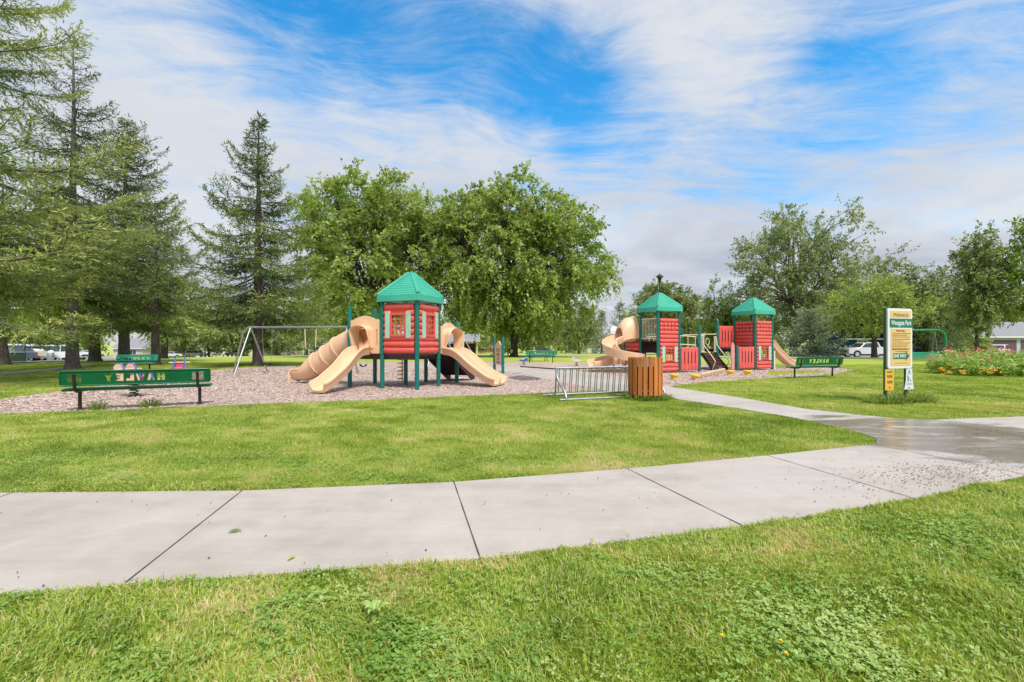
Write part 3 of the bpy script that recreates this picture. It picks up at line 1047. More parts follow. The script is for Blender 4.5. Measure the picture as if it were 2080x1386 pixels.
broadleaf('round_bush', 'bright round bush beside the brown garage', at(1990, 54), 2.6, .95, .2, 40, mat='lime', nclump=40, strands=5, per=12, leafs=.2, strand=.5, cz=.4, nl=5, cspread=.35, fork=.1, tr=.06, hollow=.2, cat='bush')
spruce('blue_spruce', 'low spreading blue spruce behind the slide end and the right bench', at(1645, 58), 6.0, 4.5, .25, 29, mat='bluespruce', whorl=.45, nb=9, tuft=(.36, .11), step=.15, twig=.26, power=.55, droop=.12, tr=.13)
# ---- middle distance, centre
broadleaf('shade_tree', 'big rounded tree right behind the left play tower roof', at(1352, 92), 14.4, 7.2, 1.0, 30, mat='ash', nclump=260, strands=6, per=14, leafs=.46, strand=1.2, up=.2, hang=.25, cz=.45, nl=8, cspread=.95, hollow=.3, tintshift=.05, lumps=.1, zpow=.8)
broadleaf('shade_tree', 'young loose tree seen between the two play towers', at(1468, 74), 11.6, 3.6, 1.2, 31, mat='lime', nclump=90, strands=6, per=13, leafs=.36, strand=1.3, up=.7, hang=.1, cz=.38, nl=8, cspread=.8, hollow=.3, tintshift=-.12)
broadleaf('shade_tree', 'pair-trunked tree at the far edge of the field left of the white shed', at(1176, 105), 11.8, 5.6, 1.8, 32, mat='ash', nclump=90, strands=6, per=12, leafs=.46, strand=1.6, up=.2, hang=.7, cz=.45, nl=8, cspread=1.0, hollow=.3, tintshift=.1)
broadleaf('shade_tree', 'tree with a slim trunk in front of the grey-roofed house', at(622, 82), 13.0, 5.8, 3.2, 33, mat='lime', nclump=110, strands=6, per=12, leafs=.42, strand=1.5, up=.3, hang=.3, cz=.4, nl=8, cspread=1.0, hollow=.35, tintshift=-.05)
spruce('pine_tree', 'dark conifer left of the curly slide, behind the round white hoop', at(1258, 110), 12.0, 4.2, .8, 34, mat='sprucedark', whorl=.8, nb=8, tuft=(.55, .17), step=.28, twig=.45, power=.7, tr=.2)
spruce('pine_tree', 'pointed conifer standing above the white shed roof', at(1222, 118), 10.5, 3.4, .8, 35, mat='sprucedark', whorl=.8, nb=8, tuft=(.55, .17), step=.28, twig=.45, power=.75, tr=.2)
spruce('pine_tree', 'small blue-grey spruce beside the grey-roofed house', at(563, 88), 6.2, 3.6, .3, 36, mat='bluespruce', whorl=.6, nb=8, tuft=(.5, .15), step=.24, twig=.4, power=.6, tr=.15)
spruce('pine_tree', 'stubby dark spruce hiding a window of the grey-roofed house', at(640, 88), 3.6, 1.9, .3, 37, mat='bluespruce', whorl=.45, nb=7, tuft=(.4, .13), step=.2, twig=.3, power=.6, tr=.1)
# ---- trees over the road at the left
broadleaf('maple_tree', 'green shade tree whose dark trunk stands at the left edge of the picture', at(6, 27.9), 13.0, 6.0, 3.4, 41, mat='maple', bark_='bark', nclump=130, strands=6, per=14, leafs=.26, strand=1.2, hang=.4, up=.3, cz=.4, nl=9, cspread=.8, fork=.3, tr=.30, hollow=.35, tintshift=.2)
broadleaf('maple_tree', 'tree with a reddish trunk between the two slim spruces at the left', at(193, 36), 9.0, 4.6, 3.0, 42, mat='lime', bark_='bark3', nclump=90, strands=6, per=13, leafs=.28, strand=1.1, hang=.4, up=.2, cz=.4, nl=8, cspread=.8, fork=.35, tr=.36, hollow=.35, tintshift=.1)
broadleaf('maple_tree', 'small tree with a leaning trunk on the lawn beyond the far left bench', at(333, 52), 9.5, 5.0, 3.2, 43, mat='maple', nclump=90, strands=6, per=12, leafs=.34, strand=1.2, hang=.4, up=.2, cz=.4, nl=8, cspread=.8, fork=.35, tr=.34, hollow=.35, tintshift=.2)
for px, Z, H, Rr, sd_, mt, lab in [(60, 82, 12, 7, 51, 'maple', 'leafy tree behind the white vehicles beyond the park road'), (130, 75, 11, 6.5, 52, 'lime', 'yellowish tree above the parked white van'), 
                                   (425, 110, 12, 6.5, 55, 'ash', 'distant pale tree left of the swing frame'), (480, 118, 13, 7, 56, 'maple', 'distant tree just behind the swing frame legs'),
                                   (690, 112, 13, 7.5, 57, 'maple', 'distant tree over the right part of the grey-roofed house'), (860, 125, 13, 8, 58, 'maple', 'distant tree seen below the play house floor'), (960, 120, 11, 7, 59, 'maple', 'distant tree between the shelter and the big maple trunk'),
                                   (1100, 135, 11, 8, 60, 'maple', 'distant tree over the far green bench'), (1420, 120, 11, 7, 61, 'ash', 'distant tree over the ribbed panels'), (1560, 105, 10, 6.5, 62, 'maple', 'distant tree over the right play slide'),
                                   (1840, 100, 13, 7, 63, 'maple', 'distant dark tree behind the park sign'), (2040, 95, 13, 7, 64, 'ash', 'distant tree above the brown garage'),
                                   (1300, 124, 11, 7, 65, 'maple', 'distant tree between the white shed and the left play tower'), (1505, 118, 11.5, 6.5, 66, 'ash', 'distant tree just left of the right play tower'), (1700, 108, 12, 7, 67, 'maple', 'distant tree between the airy tree and the blue house'),
                                   (1905, 108, 13.5, 7, 68, 'lime', 'distant light green tree right of the hanging bench swing'), (1965, 102, 13.5, 7, 69, 'maple', 'distant tree left of the narrow dark tree'), (760, 128, 12, 8, 70, 'ash', 'distant tree framed by the left posts of the play house'),
                                   (545, 122, 12, 7, 71, 'maple', 'distant tree between the lone spruce and the grey-roofed house'), (1035, 130, 11, 7.5, 72, 'ash', 'distant tree behind the trunk of the biggest maple'), (1150, 140, 11, 8, 73, 'lime', 'distant light tree left of the pair-trunked tree'), (360, 112, 12, 7, 74, 'ash', 'distant tree between the left trunks across the lawn')]:
    broadleaf('far_tree', lab, at(px, Z), H, Rr, 1.6, sd_, mat=mt, nclump=90, strands=5, per=12, leafs=.60, strand=1.7, hang=.3, up=.2, cz=.42, nl=7, cspread=1.2, hollow=.15, tintshift=.1, group='trees along the far edge of the park')

# ================================================================ PLAY STRUCTURES
A_ = 1.2     # post spacing


def post(parent, x, y, h, r=.064, bands=(), mat='green', cap=True):
    b = MB()
    prof = [(r, -.1), (r, h - .05), (r * .86, h - .015), (r * .45, h + .002), (.004, h + .005)] if cap else [(r, -.1), (r, h)]
    b.lathe(prof, (x, y, 0), 18)
    for z in bands:
        b.lathe([(r, z - .032), (r + .009, z - .03), (r + .009, z + .03), (r, z + .032)], (x, y, 0), 18, 0, cap=False)
        b.box((x + r + .012, y - .01, z), (.03, .022, .045))
    return b.build('post', M[mat], parent)


def place(x0, y0, x1, y1):
    """matrix taking a panel drawn in x-z (x from 0) onto the line between two points; front = right-hand side (-y)"""
    a = math.atan2(y1 - y0, x1 - x0)
    return Matrix.Translation((x0, y0, 0)) @ Matrix.Rotation(a, 4, 'Z')


def log_wall(parent, p, q, z0, z1, n, win=None, slots=None, mat='red', gap=.085, holes=None):
    """moulded log-cabin panel between two posts; win = (x0, x1, z0, z1)"""
    Mx = place(*p, *q)
    W = math.hypot(q[0] - p[0], q[1] - p[1])
    x0, x1 = gap, W - gap
    h = (z1 - z0) / n
    b = MB()

    def piece(a, c, z, hh):
        b.capsule_log(((a + c) / 2, 0, z), c - a, hh * .94, .15, M=Mx, end=min(.035, (c - a) * .2))
    for i in range(n):
        z = z0 + h * (i + .5)
        if win and win[2] - h * .3 < z < win[3] + h * .3:
            piece(x0, win[0] - .03, z, h); piece(win[1] + .03, x1, z, h)
        elif slots and slots[0] < z < slots[1]:
            k = 5
            w = (x1 - x0) / k
            for j in range(k):
                piece(x0 + w * j + (.02 if j else 0), x0 + w * (j + 1) - (.02 if j < k - 1 else 0), z, h)
        else:
            piece(x0, x1, z, h)
    # thin web behind the log faces, and bolts
    if win:
        for a, c, d, e in ((x0 + .03, win[0], z0 + .04, z1 - .04), (win[1], x1 - .03, z0 + .04, z1 - .04), (win[0], win[1], z0 + .04, win[2]), (win[0], win[1], win[3], z1 - .04)):
            b.box(((a + c) / 2, .0, (d + e) / 2), (c - a, .03, e - d), M=Mx)
    elif slots:
        b.box(((x0 + x1) / 2, 0, (z0 + slots[0]) / 2), (x1 - x0 - .06, .03, slots[0] - z0 - .08), M=Mx)
        for j in range(6):
            b.box((x0 + .03 + (x1 - x0 - .06) * j / 5, .03, (slots[0] + slots[1]) / 2), (.03, .02, slots[1] - slots[0] + .12), M=Mx)
        b.box(((x0 + x1) / 2, .05, (slots[0] + slots[1]) / 2), (x1 - x0 - .05, .015, slots[1] - slots[0] + .1), 1, M=Mx)
    else:
        b.box(((x0 + x1) / 2, 0, (z0 + z1) / 2), (x1 - x0 - .06, .03, z1 - z0 - .08), M=Mx)
    for bx in (x0 + .07, x1 - .07):
        for bz in (z0 + h * .5, z1 - h * .5):
            b.lathe([(.014, 0), (.014, .012), (.004, .016)], (0, 0, 0), 8, 1, M=Mx @ Matrix.Translation((bx, -.073, bz)) @ Matrix.Rotation(R(90), 4, 'X'))
    o = b.build('log_panel', [M[mat], M['purple']], parent, smooth=50)
    if win:
        g = MB()
        wx0, wx1, wz0, wz1 = win
        for x in (wx0, wx1):
            g.box((x, -.045, (wz0 + wz1) / 2), (.05, .10, wz1 - wz0 + .05), M=Mx)
        for z in (wz0, wz1):
            g.box(((wx0 + wx1) / 2, -.045, z), (wx1 - wx0 - .05, .098, .05), M=Mx)
        for j in (1, 2):
            g.box((wx0 + (wx1 - wx0) * j / 3, -.045, (wz0 + wz1) / 2), (.024, .03, wz1 - wz0 - .05), M=Mx)
        for j in (1, 2, 3):
            g.box(((wx0 + wx1) / 2, -.045, wz0 + (wz1 - wz0) * j / 4), (wx1 - wx0 - .05, .027, .024), M=Mx)
        g.build('window', M[mat], o, smooth=0)
        for sx in (wx0 - .115, wx1 + .115):
            s = MB()
            s.box((sx, -.075, (wz0 + wz1) / 2), (.155, .035, wz1 - wz0 + .14), M=Mx)
            for bx in (-.05, .05):
                for bz in (wz0, wz1):
                    s.box((sx + bx, -.094, bz), (.012, .006, .012), M=Mx)
            s.build('shutter', M['mint'], o, bevel=.008)
    return o


def ribbed_wall(parent, p, q, z0, z1, n=5, mat='red_lit', gap=.08):
    Mx = place(*p, *q)
    W = math.hypot(q[0] - p[0], q[1] - p[1])
    x0, x1 = gap, W - gap
    w = (x1 - x0) / n
    b = MB()
    for j in range(n):
        b.capsule_log((x0 + w * (j + .5), 0, (z0 + z1) / 2), z1 - z0, w * .96, .12, 'z', M=Mx, end=.06)
    b.box(((x0 + x1) / 2, 0, z0 + (z1 - z0) * .5), (x1 - x0 - .05, .05, (z1 - z0) * .9), M=Mx)
    for j in range(1, n):
        b.box((x0 + w * j, -.02, z0 + (z1 - z0) * .55), (.034, .07, (z1 - z0) * .5), 1, M=Mx)
    for bx in (x0 + w * .5, x1 - w * .5):
        for bz in (z0 + .13, z1 - .16):
            b.lathe([(.014, 0), (.014, .012), (.004, .016)], (0, 0, 0), 8, 1, M=Mx @ Matrix.Translation((bx, -.058, bz)) @ Matrix.Rotation(R(90), 4, 'X'))
    return b.build('ribbed_panel', [M[mat], M['purple']], parent, smooth=50)


def roof(parent, cx, cy, z_eave, half, rise, fascia=.19):
    b = MB()

    def ring(h, z, c=.05):
        out = []
        for sx, sy in ((1, -1), (1, 1), (-1, 1), (-1, -1)):
            cc = min(c, h * .4)
            p = [(sx * h, sy * (h - cc)), (sx * (h - cc * .3), sy * (h - cc * .3)), (sx * (h - cc), sy * h)]
            if sx * sy > 0: out += p
            else: out += p[::-1]
        return [(cx + x, cy + y, z) for x, y in out]
    rings = [ring(half - .07, z_eave + .03), ring(half - .07, z_eave + .002), ring(half - .01, z_eave), ring(half, z_eave + .012), ring(half - .012, z_eave + fascia), ring(half - .035, z_eave + fascia + .022)]
    n = 9
    h0, h1 = half - .05, .07
    for i in range(n):
        t0, t1 = i / n, (i + 1) / n
        ha, hb = h0 + (h1 - h0) * t0, h0 + (h1 - h0) * t1
        za, zb_ = z_eave + fascia + .03 + (rise - .03) * t0, z_eave + fascia + .03 + (rise - .03) * t1
        dz = (zb_ - za)
        rings += [ring(ha, za + dz * .10), ring(ha - .002, za + dz * .40), ring(hb + .046, za + dz * .80), ring(hb + .012, za + dz * .96)]
    rings += [ring(.045, z_eave + fascia + rise + .012), ring(.012, z_eave + fascia + rise + .02)]
    vs = [p for r in rings for p in r]
    m = 12
    fs = [(i * m + k, i * m + (k + 1) % m, (i + 1) * m + (k + 1) % m, (i + 1) * m + k) for i in range(len(rings) - 1) for k in range(m)]
    fs.append(tuple(range(m - 1, -1, -1)))
    fs.append(tuple((len(rings) - 1) * m + k for k in range(m)))
    b.add(vs, fs)
    for sx in (-1, 1):
        for sy in (-1, 1):
            b.tube([(cx + sx * (half - .045), cy + sy * (half - .045), z_eave + fascia + .02), (cx + sx * .05, cy + sy * .05, z_eave + fascia + rise + .012)], [.055, .04], 8)
    return b.build('roof', M['roof'], parent, smooth=28)


def deck(parent, x0, x1, y0, y1, z, mat='brown'):
    b = MB()
    b.box(((x0 + x1) / 2, (y0 + y1) / 2, z - .03), (x1 - x0 - .06, y1 - y0 - .06, .06))
    for y in (y0 + .09, (y0 + y1) / 2, y1 - .09):
        b.box(((x0 + x1) / 2, y, z - .11), (x1 - x0 - .14, .05, .098))
    return b.build('deck', M[mat], parent)


def slide_profile(w=.25, wall=.2, lanes=1):
    """closed open-top chute section"""
    t, rim = .022, .05
    if lanes == 1:
        p = [(-w - rim, wall - .05), (-w - rim, wall - .008), (-w - rim * .6, wall + .01), (-w - .01, wall), (-w + .012, wall * .55), (-w + .07, .012), (0, 0), (w - .07, .012), (w - .012, wall * .55), (w + .01, wall), (w + rim * .6, wall + .01),
             (w + rim, wall - .008), (w + rim, wall - .05), (w + rim * .7, wall - .05), (w + .012, wall * .4), (w - .03, -.05), (0, -.062), (-w + .03, -.05), (-w - .012, wall * .4), (-w - rim * .7, wall - .05)]
    else:
        g = w
        p = [(-2 * g - rim, wall - .05), (-2 * g - rim, wall - .008), (-2 * g - rim * .6, wall + .01), (-2 * g - .01, wall), (-2 * g + .012, wall * .5), (-2 * g + .07, .01), (-g, 0), (-.085, .012), (-.04, wall * .6), (-.02, wall * .93), (.02, wall * .93), (.04, wall * .6), (.085, .012), (g, 0), (2 * g - .07, .01), (2 * g - .012, wall * .5),
             (2 * g + .01, wall), (2 * g + rim * .6, wall + .01), (2 * g + rim, wall - .008), (2 * g + rim, wall - .05), (2 * g + rim * .7, wall - .05), (2 * g + .012, wall * .4), (2 * g - .03, -.05), (0, -.058), (-2 * g + .03, -.05), (-2 * g - .012, wall * .4), (-2 * g - rim * .7, wall - .05)]
    return p


def slide(parent, name, start, ang, length, z0, z1, lanes=1, wave=.05, w=.25, run=.45, wall=.2, mat='tan', n=30):
    """wavy chute from a deck edge, heading ang"""
    b = MB()
    path = []
    for i in range(n + 1):
        s = i / n
        d = length * s
        if s < .08:
            z = z0 - .02 * s / .08
        else:
            q = (s - .08) / .92
            base = 1 - q
            e = q * q * (3 - 2 * q)
            lin = .42 * q + .58 * e
            z = z0 - .02 - (z0 - .02 - z1) * min(1, lin * 1.0) + wave * math.sin(q * math.pi * 3) * (1 - q) * 1.0
        path.append((start[0] + math.cos(ang) * d, start[1] + math.sin(ang) * d, z))
    path.append((path[-1][0] + math.cos(ang) * .10, path[-1][1] + math.sin(ang) * .10, z1 - .03))
    b.sweep(path, slide_profile(w, wall, lanes))
    # foot bracket
    e = path[-5]
    b.tube([(e[0], e[1], -.05), (e[0], e[1], e[2] - .02)], .03, 8)
    return b.build(name, M[mat], parent, smooth=45)


def hood(parent, c, ang, width, z0, ztop, open_w=.50, open_h=.78, depth=.34, lanes=1):
    """slide entrance: scalloped plate with an arched hood standing out of it. local x across, y outward"""
    Mx = Matrix.Translation((c[0], c[1], 0)) @ Matrix.Rotation(ang - R(90), 4, 'Z')
    hw = width / 2
    zs = ztop - .15
    out = [(-hw, z0), (-open_w / 2, z0), (-open_w / 2, z0 + .02), (open_w / 2, z0 + .02), (open_w / 2, z0), (hw, z0), (hw, zs)]
    for i in range(15):
        t = i / 14
        x = hw * .92 - 2 * hw * .92 * t
        out.append((x, zs + .02 + (ztop - zs - .02) * (.5 - .5 * math.cos(2 * math.pi * t)) ** .8))
    out.append((-hw, zs))
    arch = []
    r = open_w / 2
    for i in range(17):
        a = math.pi * i / 16
        arch.append((r * math.cos(a), z0 + open_h - r * .75 + r * .75 * math.sin(a)))
    hole = [(open_w / 2, z0 + .04)] + arch + [(-open_w / 2, z0 + .04)]
    slot = [(hw * .80, z0 + .25), (hw * .88, z0 + .25), (hw * .88, z0 + .72), (hw * .80, z0 + .72)]
    slot2 = [(-x, z) for x, z in slot]
    b = MB()
    vs, fs = curve_mesh([out, hole] + ([slot, slot2] if lanes == 1 else []), .05)
    b.add(vs, fs, M=Mx)
    # flaring arch shell
    prof = [(open_w / 2 + .02, z0 + .12)] + [(p[0] * 1.06, p[1] + .015) for p in arch] + [(-open_w / 2 - .02, z0 + .12)]
    m = len(prof)
    steps = [(0.0, 1.0, 0), (.1, 1.02, .0), (depth * .7, 1.09, .01), (depth, 1.17, .02), (depth + .012, 1.22, .035), (depth - .01, 1.24, .04), (depth * .6, 1.17, .05), (.08, 1.12, .045), (.0, 1.15, .05)]
    vs, fs = [], []
    for (d, k, up) in steps:
        for (x, z) in prof:
            low = max(0, 1 - (z - z0) / .5)
            vs.append((x * k, d * (1 - .75 * low ** 1.2), z + up))
    for i in range(len(steps) - 1):
        for j in range(m - 1):
            fs.append((i * m + j, i * m + j + 1, (i + 1) * m + j + 1, (i + 1) * m + j))
    b.add(vs, fs, M=Mx)
    return b.build('slide_hood', M['tan'], parent, smooth=50)


def rail_panel(parent, p, q, z0, z1, n, mat='cream'):
    Mx = place(*p, *q)
    W = math.hypot(q[0] - p[0], q[1] - p[1])
    b = MB()
    x0, x1 = .09, W - .09
    for z in (z0, z1):
        b.box(((x0 + x1) / 2, 0, z), (x1 - x0, .045, .045), M=Mx)
    for i in range(n):
        x = x0 + .03 + (x1 - x0 - .06) * i / (n - 1)
        b.tube([(x, 0, z0), (x, 0, z1)], .0135, 8, M=Mx)
    return b.build('railing', M[mat], parent)


def handrail(parent, pts, r=.02, mat='cream'):
    return MB().tube(pts, r, 8).build('handrail', M[mat], parent)


def stairs(parent, x0, x1, ya, za, yb, zb_, n, mat='brown'):
    b = MB()
    sg = 1 if yb > ya else -1
    for i in range(n):
        t = (i + .5) / n
        y, z = ya + (yb - ya) * t, za + (zb_ - za) * (i + 1) / (n + 1)
        b.box(((x0 + x1) / 2, y, z), (x1 - x0 - .06, abs(yb - ya) / n + .06, .04))
        b.box(((x0 + x1) / 2, y - sg * abs(yb - ya) / n * .5, z + .08), (x1 - x0 - .07, .012, .15))
    for x in (x0, x1):
        P = [(x, ya, za - .2), (x, ya, za + .03), (x, yb + sg * .04, zb_ + .1), (x, yb + sg * .04, zb_ - .08), (x, yb - sg * .12, zb_ - .08)]
        vs = [(x - .02, p[1], p[2]) for p in P] + [(x + .02, p[1], p[2]) for p in P]
        k = len(P)
        b.add(vs, [tuple(range(k)), tuple(range(2 * k - 1, k - 1, -1))] + [(i, (i + 1) % k, k + (i + 1) % k, k + i) for i in range(k)])
    return b.build('stairs', M[mat], parent)


# ---------------------------------------------------------------- near play house
def near_structure():
    t = thing('play_structure', 'near play house on green posts with one green roof, tube slide and wavy slides', 'play structure', (-2.725, 13.13, 0), R(-21.3))
    a = A_
    zd = 1.04
    for x, y, h, bands in [(0, 0, 2.56, (1.05, 2.38)), (-a, 0, 2.56, (1.05, 2.2)), (0, a, 2.56, (.88,)), (-a, a, 2.56, (.95,)), (-2 * a, 0, 2.46, (1.85,)), (-2 * a, a, 2.46, (1.85,)), (0, 2 * a, 2.08, (.9,)), (-a, 2 * a, 2.0, (.9,))]:
        post(t, x, y, h, bands=bands, cap=h < 2.5)
    deck(t, -a, 0, 0, a, zd - .02)
    deck(t, -2 * a, -a, 0, a, zd - .02)
    deck(t, -a, 0, a, 2 * a, zd - .04, 'purple')
    win = (.36, .84, 1.56, 2.19)
    log_wall(t, (-a, 0), (0, 0), 1.04, 2.50, 8, win)
    log_wall(t, (0, 0), (0, a), 1.04, 2.50, 8, win, mat='red_lit')
    roof(t, -a / 2, a / 2, 2.56, .735, .72)
    # front wavy slide with its hood
    hood(t, (-1.5 * a, -.03), R(-90), a - .15, zd, 2.17)
    slide(t, 'wave_slide', (-1.5 * a, -.06), R(-90), 1.75, zd + .02, .13, wave=.055, w=.235, wall=.21)
    # double slide on the right with its hood
    hood(t, (.03, 1.5 * a), 0, a - .15, zd - .02, 2.0, open_w=.72, open_h=.76, depth=.30, lanes=2)
    slide(t, 'double_slide', (.05, 1.5 * a), 0, 1.66, zd, .13, lanes=2, wave=.03, w=.235, wall=.19)
    # tube slide to the left
    b = MB()
    y0 = a * .5
    path, L = [], 2.30
    n = 26
    for i in range(n + 1):
        s = i / n
        q = max(0, (s - .1) / .9)
        e = .25 * q + .75 * q * q * (3 - 2 * q) if q < .999 else 1
        z = 1.44 - (1.44 - .47) * min(1, .35 * q + .65 * (q * q * (3 - 2 * q)))
        path.append((-2 * a - .02 - L * s, y0, z))
    r = .385
    ring = [(r * math.cos(2 * math.pi * k / 28), r * math.sin(2 * math.pi * k / 28)) for k in range(28)]
    cut = int(n * .80)
    b.sweep(path[:cut + 1], ring, closed=True, caps=False)
    b.sweep(path[:cut + 1], [(x * .93, y * .93) for x, y in ring[::-1]], closed=True, caps=False)
    # open trough at the foot, walls falling away
    m = 17
    tr_v = []
    rows = path[cut:] + [(path[-1][0] - .12, y0, path[-1][2] - .005), (path[-1][0] - .34, y0, path[-1][2] - .01)]
    for i, p in enumerate(rows):
        f = i / (len(rows) - 1)
        ext = math.pi * (1 - min(1, f * 1.5) ** .8 * .46)
        for rr in (r, r * .93):
            for k in range(m):
                aa = -math.pi / 2 - ext + 2 * ext * k / (m - 1)
                tr_v.append((p[0], y0 + rr * math.cos(aa) * -1, p[2] + rr * math.sin(aa)))
    fs = []
    w = 2 * m
    for i in range(len(rows) - 1):
        for k in range(m - 1):
            fs.append((i * w + k, (i + 1) * w + k, (i + 1) * w + k + 1, i * w + k + 1))
            fs.append((i * w + m + k, i * w + m + k + 1, (i + 1) * w + m + k + 1, (i + 1) * w + m + k))
        for k in (0, m - 1):
            fs.append((i * w + k, i * w + m + k, (i + 1) * w + m + k, (i + 1) * w + k))
    i = len(rows) - 1
    for k in range(m - 1):
        fs.append((i * w + k, i * w + m + k, i * w + m + k + 1, i * w + k + 1))
    b.add(tr_v, fs)
    tube = b.build('tube_slide', M['tan'], t, smooth=60)
    for i in (3, 10, 15, cut):
        p = path[i]
        f = MB()
        tg = (Vector(path[min(n, i + 1)]) - Vector(path[i - 1])).normalized()
        f.sweep([tuple(Vector(p) - tg * .028), tuple(Vector(p) + tg * .028)], [(x * 1.085, y * 1.085) for x, y in ring])
        f.build('flange', M['tan'], tube, smooth=50)
    lip = MB()
    e = rows[-1]
    lip.tube([(e[0] + .34 * 1, y0 - r * .98, e[2] + .03), (e[0], y0 - r * .95, e[2] - .01), (e[0] - .02, y0 - r * .7, e[2] - .28), (e[0] - .03, y0, e[2] - .395), (e[0] - .02, y0 + r * .7, e[2] - .28), (e[0], y0 + r * .95, e[2]), (e[0] + .34, y0 + r * .98, e[2] + .03)], .03, 8)
    lip.tube([(e[0] + .02, y0 - r - .01, e[2]), (e[0], y0 - r - .05, e[2] - .12), (e[0], y0 - r - .05, -.06)], .026, 8)
    lip.build('slide_lip', M['tan'], tube)
    # plate closing the end where the tube leaves
    Mx = place(-2 * a, a, -2 * a, 0)
    rim = [(a / 2 + .36 * math.cos(2 * math.pi * k / 24), 1.44 + .36 * math.sin(2 * math.pi * k / 24)) for k in range(24)]
    vs, fs = curve_mesh([[(.08, zd), (a - .08, zd), (a - .08, 2.02), (a * .7, 2.14), (a * .3, 2.14), (.08, 2.02)], rim], .05)
    MB().add(vs, fs, M=Mx).build('slide_hood', M['tan'], t)
    # back stairs and their rails
    stairs(t, -a + .1, -.1, 2 * a + .04, zd - .1, 2 * a + 1.5, .05, 5, 'purple')
    rail_panel(t, (0, 2 * a), (0, 2 * a + .62), 1.0, 1.72, 7)
    for x in (-.08, -a + .08):
        handrail(t, [(x, 2 * a + .6, 1.05), (x, 2 * a + .62, 1.42), (x, 2 * a + .75, 1.45), (x, 2 * a + 1.75, .62), (x, 2 * a + 1.78, -.05)])
    # peg climber behind
    b = MB()
    cx, cy = -a - .33, a + .28
    b.tube([(cx, cy, -.05), (cx, cy, 1.5)], .022, 8)
    for k in range(9):
        z = .18 + k * .125
        b.lathe([(.02, -.02), (.11, -.008), (.12, .0), (.11, .012), (.02, .02)], (cx - .07, cy, z), 12)
    b.build('peg_climber', M['tan'], t)
    return t


near_structure()


